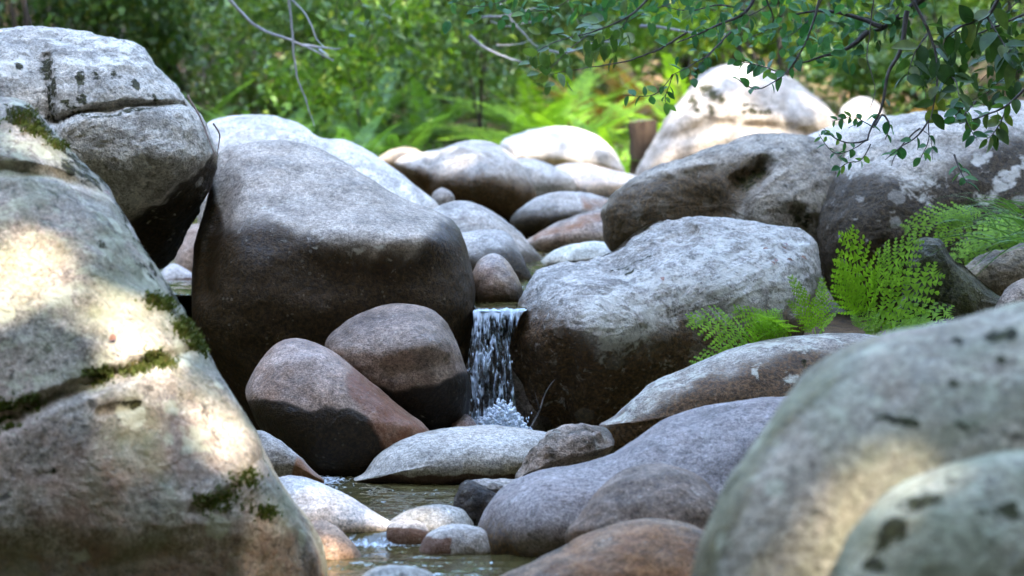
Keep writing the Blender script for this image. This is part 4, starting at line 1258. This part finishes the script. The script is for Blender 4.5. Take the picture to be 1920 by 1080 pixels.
# stump on the far bank
def make_stump():
    b = gpt(1203, 17.6, -.05)
    e = empty("tree_stump", tuple(b))
    h = .60
    z = np.linspace(0, h, 10)
    r = .105 + .03 * np.exp(-z / .06)
    pts = np.stack([.02 * np.sin(z * 5), .01 * np.cos(z * 4), z], 1)
    V, Q = tubes([(pts, r)], 18)
    V = V + .012 * fbm(V * 14, 3)[:, None] * np.array([1, 1, 0])
    mesh_obj("bark", V, Q, bark_mat("stump_bark", (.045, .024, .012), (.12, .075, .042), 26), e)
    n = 18
    top = V[-n:].copy()
    c = top.mean(0) + [0, 0, .015]
    mesh_obj("cut_top", np.concatenate([top + [0, 0, .004], c[None]]), [[i, (i + 1) % n, n] for i in range(n)], bark_mat("stump_wood", (.07, .05, .035), (.14, .11, .08), 20), e)
    tag(e, "reddish-brown tree stump standing left of the far dome-shaped boulder", "tree stump")


make_stump()

# ---- bare pale twigs hanging in front of the far bank
def twig(label, lines, d, r, mat=PALE_TWIG, name="bare_twig", seed=0, cat="twig"):
    rng = np.random.RandomState(seed)
    paths = []
    for ln in lines:
        q = np.asarray(ln, float)
        q = np.concatenate([q, (d + rng.uniform(-.15, .15) * np.linspace(0, 1, len(q)))[:, None]], 1)
        s = spline(q, 26)
        s[:, :2] += 2.2 * np.stack([fbm(np.stack([s[:, 1] / 25, s[:, 0] / 25, np.full(26, seed + .5)], 1), 2), fbm(np.stack([s[:, 0] / 25, s[:, 1] / 25, np.full(26, seed + 9.5)], 1), 2)], 1)
        paths.append((P(s[:, 0], s[:, 1], s[:, 2]), np.linspace(r, r * .4, 26)))
        r = r * .8
    V, Q = tubes(paths, 6)
    return tag(mesh_obj(name, V, Q, mat), label, cat)


twig("pale bare twig slanting down and forking over the far shrubs, left of centre", [[(395, -40), (435, 4), (480, 48), (550, 78), (600, 100), (626, 114)], [(566, 86), (600, 88), (640, 92)], [(600, 92), (615, 104)]], 12.5, .011, seed=1)
twig("long thin pale twig drooping almost to the smooth pale boulder", [[(536, -40), (545, 30), (550, 85), (556, 140), (576, 195), (590, 238)], [(540, -10), (575, 30), (592, 70), (610, 90)]], 12.0, .008, seed=2)
twig("pale branched twig crossing the dark hollow near the top centre", [[(880, 66), (910, 90), (950, 108), (985, 118)], [(935, 5), (965, 45), (1000, 80), (1022, 95)], [(890, 32), (940, 30), (1010, 14)], [(920, 40), (955, 48), (1040, 30)], [(930, 85), (970, 82), (1000, 72)], [(1050, -20), (1075, 20), (1088, 54)]], 13.5, .011, seed=3)
twig("pale bare twig running level above the bright ferns", [[(1200, 48), (1245, 52), (1300, 62), (1350, 66), (1395, 52)], [(1010, 90), (1060, 98), (1120, 80), (1190, 76)]], 12.5, .009, seed=4)
twig("short dark twig hanging over the top of the cracked boulder", [[(40, -30), (58, 40), (64, 58), (70, 68), (73, 82)]], 10.2, .004, TWIG, seed=5)
twig("thin dead twig lying at the foot of the waterfall", [[(998, 800), (1012, 768), (1026, 730), (1040, 712)], [(1012, 768), (1006, 745), (1003, 735)]], 9.15, .005, TWIG, seed=6)
twig("dry brown stems lodged between the cracked boulder and the biggest boulder", [[(352, 178), (375, 220), (392, 262), (405, 292)], [(400, 232), (412, 255), (408, 290)]], 9.55, .005, bark_mat("dry_stem", (.20, .13, .10), (.36, .27, .22), 60), seed=7)


# ---- the tree that leans over from the right bank
def near_leaf(name, mat, seed, aspect=.55):
    rng = np.random.RandomState(seed)
    n = 7
    t = np.linspace(0, 1, n)
    w = aspect * .5 * np.sin(np.pi * t ** .85) ** .8
    z = -.18 * t ** 2 + .05 * t
    mid = np.stack([0 * t, t, z], 1)
    lf = np.stack([-w, t, z + w * .35], 1)
    rt = np.stack([w, t, z + w * .35], 1)
    V = np.concatenate([mid, lf, rt])
    T = []
    for k in range(n - 1):
        T += [[k, k + 1, n + k + 1], [k, n + k + 1, n + k], [k, 2 * n + k, 2 * n + k + 1], [k, 2 * n + k + 1, k + 1]]
    o = mesh_obj(name, V, T, mat)
    me = o.data
    bpy.data.objects.remove(o)
    return me


LEAF = {k: [near_leaf("leaf", LM[m], i, a) for i, a in enumerate((.42, .55, .68))] for k, m in (("blue", "blue"), ("dark", "dark"), ("mid", "mid"))}


# places where sun comes through the leaves: photo pixel, distance, radius, share of leaves left
GAPS = [(20, 690, 6.4, .17, .20), (140, 700, 6.35, .13, .19), (265, 740, 6.3, .12, .18), (350, 850, 6.3, .10, .18), (285, 975, 6.2, .20, .17), (440, 985, 6.4, .16, .17), (110, 960, 6.2, .14, .19), (560, 1000, 6.5, .10, .17), (150, 450, 6.7, .16, .24),
        (1510, 940, 4.1, .08, .10), (1640, 905, 4.1, .08, .09), (1740, 800, 4.1, .06, .12), (1600, 800, 4.1, .06, .14), (640, 965, 7.1, .18, .15)]


def sun_gaps(pos, rng, extra=.13):
    share_left = np.ones(len(pos))
    for (px, py, dd, r, kp) in GAPS:
        v = pos - P(px, py, dd)
        al = v @ SUN
        share_left = np.where(np.linalg.norm(v - al[:, None] * SUN, axis=1) < r + extra, np.minimum(share_left, kp), share_left)
    return rng.rand(len(pos)) < share_left


def make_tree():
    rng = np.random.RandomState(77)
    base = np.array([6.2, 5.0, float(ground_z(6.2, 5.0)) - .2])
    e = empty("overhanging_tree", tuple(base))
    mi = Matrix.Translation(Vector(base)).inverted()

    def kid(o):
        o.parent = e
        o.matrix_parent_inverse = mi
        return o
    # trunk and limbs (outside the frame), reaching to where the hanging branches come into view
    ends = [P(1720, -30, 9.2), P(1500, -120, 9.0), P(1850, -60, 8.9), P(1100, -200, 9.6)]
    top = base + [-.5, -.6, 7.5]
    paths = [(spline([base, base + [-.1, -.1, 2.4], base + [-.3, -.3, 5.0], top], 20), np.linspace(.24, .13, 20))]
    for q in ends:
        m_ = (top + q) / 2 + [0, 0, .5]
        paths.append((spline([top - [0, 0, 1.], m_, q], 16), np.linspace(.09, .018, 16)))
    for k in range(14):
        a = rng.rand() * 6.28
        q = np.array([7.0, -2.0, 18.]) + np.array([math.cos(a) * 5.5, math.sin(a) * 7.5, rng.uniform(-2.5, 3)])
        paths.append((spline([top - [0, 0, .3], (top + q) / 2 + [0, 0, .8], q], 12), np.linspace(.10, .02, 12)))
    V, Q = tubes(paths, 8)
    kid(mesh_obj("trunk", V, Q, BARK))
    # crown: unseen leaves placed to shade the near stream, with gaps for sun patches
    n = 90000
    q = np.stack([rng.uniform(-6.5, 7.5, n), rng.uniform(.5, 27, n), np.full(n, .8)], 1)
    t = rng.uniform(19, 27, n)
    keep = np.ones(n, bool)
    pos = q + SUN * t[:, None]
    keep &= sun_gaps(pos, rng)
    # the far bank stands outside this crown's shade except for its fringe
    f = q - SUN * 0
    fr = np.clip((q[:, 1] - 13.2 - 1.2 * np.sin(q[:, 0] * 1.3)) / 1.5, 0, 1)
    far_keep = np.where(q[:, 0] < .02 * q[:, 1], .42, .24)
    keep &= rng.rand(n) > fr * (1 - far_keep)
    pos = pos[keep] + rng.normal(size=(keep.sum(), 3)) * .03
    # nothing of the crown hangs into the view
    rel = pos - CAM
    inview = (rel[:, 1] > .2) & (np.abs(rel[:, 0]) < .26 * rel[:, 1] + .2) & (rel[:, 2] < .16 * rel[:, 1] + .3)
    pos = pos[~inview]
    V, T = leaf_cloud(pos, .30 * (.7 + .6 * rng.rand(len(pos))), rng, up=.6, aspect=.75)
    c = kid(mesh_obj("crown", V, T, LM["mid"], smooth=False))
    c["kind"] = "stuff"
    # hanging branches: (twig lines in the photo, distance, leaves per line, leaf length in m, leaf kind)
    br = [
        ([[(1760, -30), (1700, 20), (1655, 52), (1628, 58)], [(1655, 52), (1600, 30), (1540, 20), (1480, 30)], [(1628, 58), (1590, 90), (1545, 105), (1505, 118)]], 9.4, 26, .060, "blue", .020),
        ([[(1700, 20), (1690, 90), (1668, 130), (1660, 165), (1652, 205), (1636, 235), (1626, 262)], [(1640, 235), (1655, 215), (1668, 235), (1660, 262)]], 8.9, 5, .05, "blue", .010),
        ([[(1540, -20), (1525, 40), (1500, 100), (1470, 140), (1425, 166), (1398, 160), (1385, 150)], [(1470, 140), (1440, 128), (1405, 118), (1378, 112)]], 8.7, 15, .052, "blue", .005),
        ([[(1626, 262), (1600, 268), (1570, 262), (1545, 240)], [(1626, 262), (1590, 285), (1560, 285), (1535, 250)], [(1632, 270), (1615, 300), (1590, 305), (1570, 320)], [(1640, 240), (1600, 220), (1560, 228)]], 8.8, 9, .036, "blue", .004),
        ([[(1700, -20), (1742, 60), (1758, 130), (1752, 190), (1745, 225)], [(1742, 60), (1715, 100), (1700, 150)], [(1758, 130), (1790, 150), (1800, 190)]], 8.4, 9, .085, "dark", .007),
        ([[(1880, -20), (1850, 30), (1800, 50), (1770, 75)], [(1850, 30), (1880, 80), (1900, 120)]], 8.4, 12, .09, "dark", .008),
        ([[(1940, 150), (1890, 195), (1850, 215), (1800, 232)], [(1890, 195), (1870, 240), (1850, 262)]], 8.6, 12, .065, "mid", .006),
        ([[(1830, 190), (1810, 215), (1822, 245), (1832, 262)], [(1830, 190), (1800, 205), (1790, 225)]], 8.5, 6, .06, "blue", .004),
        ([[(1742, 225), (1720, 255), (1690, 275), (1660, 300)], [(1742, 225), (1740, 265), (1725, 300)]], 8.8, 4, .05, "blue", .004),
        ([[(1790, 290), (1800, 320), (1815, 345)]], 8.8, 7, .055, "blue", .004),
        ([[(1420, -30), (1400, 20), (1340, 50), (1270, 80)], [(1400, 20), (1350, 10), (1290, 20), (1240, 10)], [(1420, -30), (1450, 40), (1400, 75)]], 9.3, 26, .055, "blue", .008),
        ([[(1370, 60), (1330, 100), (1290, 125), (1262, 140)], [(1262, 140), (1235, 172), (1205, 180), (1170, 178)], [(1262, 140), (1248, 185), (1255, 200)], [(1340, 92), (1305, 130), (1300, 150)]], 9.0, 7, .048, "blue", .004),
        ([[(1230, -20), (1180, 30), (1110, 60), (1050, 75), (1000, 100)], [(1110, 60), (1070, 90), (1030, 130), (1012, 148)], [(1180, 30), (1150, 70), (1100, 80)]], 9.8, 20, .070, "mid", .006),
        ([[(1290, 60), (1230, 95), (1160, 118), (1090, 128), (1030, 140)]], 9.6, 0, .05, "mid", .0045),
        ([[(1640, -30), (1632, 60), (1626, 110), (1640, 160), (1638, 185), (1622, 220), (1590, 240)]], 9.0, 0, .05, "blue", .0028),
        ([[(1000, -40), (1100, -40), (1200, -40), (1300, -40)], [(1000, -40), (960, -5), (900, 12), (850, 5)], [(1100, -40), (1060, 5), (1010, 20), (960, 22)], [(1200, -40), (1160, 0), (1120, 22), (1080, 30)], [(1300, -40), (1260, 5), (1210, 22), (1170, 45)]], 10.2, 34, .055, "blue", .007),
        ([[(1500, -40), (1560, -40), (1640, -40)], [(1500, -40), (1440, 10), (1380, 40), (1320, 62)], [(1560, -40), (1530, 20), (1490, 60), (1440, 85)], [(1640, -40), (1600, 10), (1570, 45), (1540, 80)]], 9.8, 36, .055, "blue", .006),
        ([[(1700, -40), (1830, -60), (1960, -40)], [(1960, -40), (1990, 10), (1960, 60)], [(1700, -40), (1680, 20), (1640, 50), (1600, 75)], [(1960, -40), (1900, 10), (1860, 50), (1830, 90)], [(1960, 60), (1900, 90), (1860, 130), (1830, 160)]], 9.5, 40, .055, "dark", .006),
        ([[(1960, 10), (1890, 40), (1820, 70), (1760, 110)], [(1960, 10), (1985, 60), (1960, 100), (1880, 150), (1840, 180), (1790, 200)], [(1820, 70), (1800, 60), (1770, 80), (1740, 140), (1735, 190)]], 9.0, 34, .07, "dark", .006),
        ([[(640, -40), (680, 10), (700, 50), (690, 90)], [(640, -40), (700, -50), (760, -40), (730, 20), (740, 70)], [(640, -40), (630, 40), (650, 80)]], 13.5, 22, .075, "mid", .006),
        ([[(1725, 240), (1700, 262), (1680, 290), (1672, 310)], [(1725, 240), (1745, 260), (1748, 300)]], 9.2, 2, .05, "blue", .0035),
    ]
    for (lines, d, nl, L, kind, r) in br:
        paths = []
        leaves = []
        for k, ln in enumerate(lines):
            qq = np.asarray(ln, float)
            s = spline(np.concatenate([qq, np.full((len(qq), 1), d) + np.linspace(0, rng.uniform(-.25, .25), len(qq))[:, None]], 1), 24)
            s[:, :2] += 2.0 * np.stack([fbm(np.stack([s[:, 1] / 22, s[:, 0] / 22, np.full(24, k + .5)], 1), 2), fbm(np.stack([s[:, 0] / 22, s[:, 1] / 22, np.full(24, k + 9.5)], 1), 2)], 1)
            p = P(s[:, 0], s[:, 1], s[:, 2])
            rr = r if k == 0 else r * .55
            paths.append((p, np.linspace(rr, max(.0012, rr * .3), 24)))
            for i in range(nl):
                u = .25 + .75 * (i + rng.rand()) / max(nl, 1)
                x = u * 23
                i0 = min(22, int(x))
                a = p[i0] + (p[i0 + 1] - p[i0]) * (x - i0)
                tng = p[i0 + 1] - p[i0]
                tng /= np.linalg.norm(tng) + 1e-9
                sd = np.cross(tng, [0, -1, .2]); sd /= np.linalg.norm(sd) + 1e-9
                dr = tng * .6 + sd * (1 if i % 2 else -1) * rng.uniform(.5, 1.2) + rng.normal(size=3) * .35 + [0, 0, -.35]
                if nl >= 20:
                    a = a + rng.normal(size=3) * [.05, .08, .035]
                fc = np.array([0, -.55, .75]) + rng.normal(size=3) * .45
                leaves.append((a, dr / np.linalg.norm(dr), fc, L * rng.uniform(.65, 1.15)))
        V, Q = tubes(paths, 6)
        b = kid(mesh_obj("branch", V, Q, BARK if r > .015 else TWIG))
        if nl >= 20:
            V, T, b0 = [], [], 0
            for (a, dr, fc, l) in leaves:
                me = LEAF[kind][rng.randint(3)]
                v = np.array([x.co for x in me.vertices])
                M = np.array(frond_matrix(a, a + dr * l, fc))
                V.append(v @ M[:3, :3].T + M[:3, 3])
                T.append(np.array([p.vertices[:] for p in me.polygons]) + b0)
                b0 += len(v)
            lo = mesh_obj("leaves", np.concatenate(V), np.concatenate(T), LEAF[kind][0].materials[0], b)
            lo["kind"] = "stuff"
            continue
        for (a, dr, fc, l) in leaves:
            o = bpy.data.objects.new("leaf", LEAF[kind][rng.randint(3)])
            COL.objects.link(o)
            o.parent = b
            o.matrix_basis = frond_matrix(a, a + dr * l, fc)
    tag(e, "leafy tree leaning over from the right bank, its twigs hanging into the upper right", "tree")


make_tree()


# ---- unseen wood added on all sides, tallest behind the camera, to cut sky light
def make_shade_forest():
    rng = np.random.RandomState(5)
    n = 64000
    a = rng.uniform(0, 2 * math.pi, n)
    a[:26000] = math.pi + rng.uniform(-1.25, 1.25, 26000)
    r = rng.uniform(14, 19, n)
    x, y = r * np.sin(a), 9 + r * np.cos(a) * 1.15
    g = ground_z(x, y)
    h = np.interp(np.abs((a + math.pi) % (2 * math.pi) - math.pi), [0, .5, 1.0, 1.9, 2.4, math.pi], [9, 11, 14, 17, 27, 30])
    crowns = .5 + .5 * fbm(np.stack([a * 6, np.zeros(n), np.zeros(n)], 1), 2)
    z = np.maximum(g, 0) + .2 + (h * (.75 + .35 * crowns) - np.maximum(g, 0)) * rng.rand(n)
    pos = np.stack([x, y, z], 1)
    rel = pos - CAM
    inview = (rel[:, 1] > 0) & (np.abs(rel[:, 0]) < .25 * rel[:, 1]) & (rel[:, 2] < .12 * rel[:, 1] + .4)
    pos = pos[~inview]
    pos = pos[sun_gaps(pos, rng, .32)]
    V, T = leaf_cloud(pos, .55 * (.6 + .8 * rng.rand(len(pos))), rng, up=.5, aspect=.75)
    tag(mesh_obj("shade_forest", V, T, LM["dark"], smooth=False), "unseen leafy wood added around the stream to hold back sky light", "shade_forest", kind="stuff")


make_shade_forest()


# ---- the near fern by the mossy stone
def make_near_fern(label, base_px, d, fr, seed, extra=0, ext_box=None):
    rng = np.random.RandomState(seed)
    b = P(base_px[0], base_px[1], d)
    e = empty("fern", tuple(b))
    for (bx, by, tx, ty, k, dd) in fr:
        a = P(bx, by, d + .03)
        t = P(tx, ty, d - dd)
        f = np.array([rng.uniform(-.3, .3), -.75, .65])
        share("frond", NEAR[k], e, frond_matrix(a - b, t - b, f))
    for _ in range(extra):
        bx, by = rng.uniform(ext_box[0], ext_box[1]), rng.uniform(ext_box[2], ext_box[3])
        a_ = rng.uniform(-2.6, -.5)
        l = rng.uniform(50, 105)
        a = P(bx, by, d + rng.uniform(-.1, .15))
        t = P(bx + l * math.cos(a_), by + l * math.sin(a_) * .8, d + rng.uniform(-.2, .1))
        share("frond", NEAR[rng.randint(3)], e, frond_matrix(a - b, t - b, np.array([rng.uniform(-.4, .4), -.6, .7])))
    return tag(e, label, "fern")


make_near_fern("lime-green fern with broad lacy fronds standing against the mossy stone", (1620, 640), 9.25,
               [(1628, 610, 1606, 432, 0, .12), (1625, 560, 1712, 440, 0, .10), (1620, 620, 1750, 500, 0, .15), (1600, 640, 1770, 565, 1, .2), (1640, 640, 1768, 600, 1, .2), (1610, 600, 1575, 510, 1, .1), (1615, 580, 1580, 480, 0, .05)],
               61, 5, (1500, 1680, 610, 645))
make_near_fern("low feathery fern creeping left over the long brown-grey boulder", (1430, 660), 9.0,
               [(1420, 640, 1298, 588, 0, .1), (1440, 660, 1305, 668, 1, .12), (1470, 650, 1392, 570, 1, .1), (1490, 645, 1440, 580, 1, .1), (1530, 630, 1500, 520, 2, .05), (1540, 630, 1540, 530, 2, .05)],
               62, 6, (1400, 1540, 625, 660))
make_near_fern("drooping pinnate frond spraying out in front of the wide right-hand boulder", (1860, 400), 9.9,
               [(1840, 405, 1700, 412, 1, .1), (1830, 400, 1745, 455, 2, .15), (1850, 398, 1760, 392, 2, .1)], 63)
make_near_fern("feathery green fern hanging over the right bank above the mossy stone", (1940, 420), 10.5,
               [(1930, 400, 1800, 462, 2, .2), (1935, 410, 1795, 440, 2, .25), (1940, 430, 1812, 488, 2, .25), (1950, 420, 1850, 500, 2, .3)], 65)
gb = [P(x, y, dd) for x in range(1880, 2000, 15) for (y, dd) in ((425, 9.8), (455, 9.6), (400, 10.0))]
grass_tuft("long green grass hanging from the right bank above the mossy stone", "grass", gb, .34, 90, LM["fern"], 64, lean=(-1.1, -.25, -.1), kind="stuff", wid=.0035)


# ---- moss cushions on the near left boulder
MOSS = leaf_mat("moss_green", (.055, .075, .012), (.12, .14, .025), (.16, .12, .04), .15, .8, .2)


def moss_patch(label, rk, spots, n, seed, h=.013, mat=None):
    rng = np.random.RandomState(seed)
    P0, D0 = [], []
    for _ in range(n):
        (x, y, r) = spots[rng.randint(len(spots))]
        p, nn = on_rock(rk, x + rng.normal() * r, y + rng.normal() * r * .55)
        P0.append(p + rng.normal(size=3) * .004)
        D0.append(nn * .8 + rng.normal(size=3) * .5 + [0, 0, .3])
    P0, D0 = np.array(P0), np.array(D0)
    D0 /= np.linalg.norm(D0, axis=1)[:, None]
    s = np.cross(D0, rng.normal(size=(n, 3))); s /= np.linalg.norm(s, axis=1)[:, None]
    l = h * rng.uniform(.4, 1.2, (n, 1))
    V = np.stack([P0 - D0 * .004 - s * .004, P0 - D0 * .004 + s * .004, P0 + D0 * l + s * .001], 1).reshape(-1, 3)
    o = mesh_obj("moss_patch", V, np.arange(3 * n).reshape(-1, 3), mat or MOSS, smooth=False)
    return tag(o, label, "moss", "moss on the huge left boulder")


moss_patch("dark olive moss cushion near the right edge of the huge left boulder, highest of them", left_near, [(295, 588, 14), (275, 586, 10), (335, 618, 10)], 900, 71)
moss_patch("thick green moss pad on the right edge of the huge left boulder", left_near, [(340, 645, 14), (355, 660, 12), (325, 635, 8)], 1140, 72)
moss_patch("ragged olive moss along the long crack of the huge left boulder", left_near, [(272, 685, 10), (290, 697, 10), (250, 705, 10), (230, 712, 8)], 1080, 73)
moss_patch("small moss tuft at the left end of the crack's moss row", left_near, [(185, 718, 9), (170, 724, 8)], 540, 74)
moss_patch("moss clump at the left picture edge in the huge boulder's crack", left_near, [(8, 775, 14), (15, 800, 10), (55, 768, 10)], 1020, 75)
moss_patch("thin yellowish moss in the lower hollow of the huge left boulder", left_near, [(400, 930, 26), (430, 900, 14), (370, 940, 14), (465, 955, 9)], 900, 76, .014)
moss_patch("blackish moss on the upper ledge of the huge left boulder", left_near, [(45, 240, 18), (75, 265, 12), (110, 285, 10)], 900, 77, .014)

# ---- fallen leaves
def fallen(rk, spots, label, group, seed):
    rng = np.random.RandomState(seed)
    me = near_leaf("fallen_leaf", LM["rust"], 3, .6)
    for (x, y) in spots:
        p, nn = on_rock(rk, x, y)
        d = np.cross(nn, rng.normal(size=3)); d /= np.linalg.norm(d)
        o = bpy.data.objects.new("fallen_leaf", me)
        COL.objects.link(o)
        o.matrix_world = frond_matrix(p + nn * .006, p + nn * .012 + d * rng.uniform(.022, .034), nn)
        tag(o, label, "leaf", group)


fallen(fall_boulder, [(1440, 492), (1452, 486), (1470, 470), (1498, 478), (1480, 490), (1466, 455), (1425, 470), (1240, 520)], "curled rust-brown fallen leaf on the broad sloping boulder", "dead leaves on the broad sloping boulder", 81)
fallen(left_near, [(202, 655), (190, 372)], "brown fallen leaf lying on the huge left boulder", "dead leaves on the huge left boulder", 82)
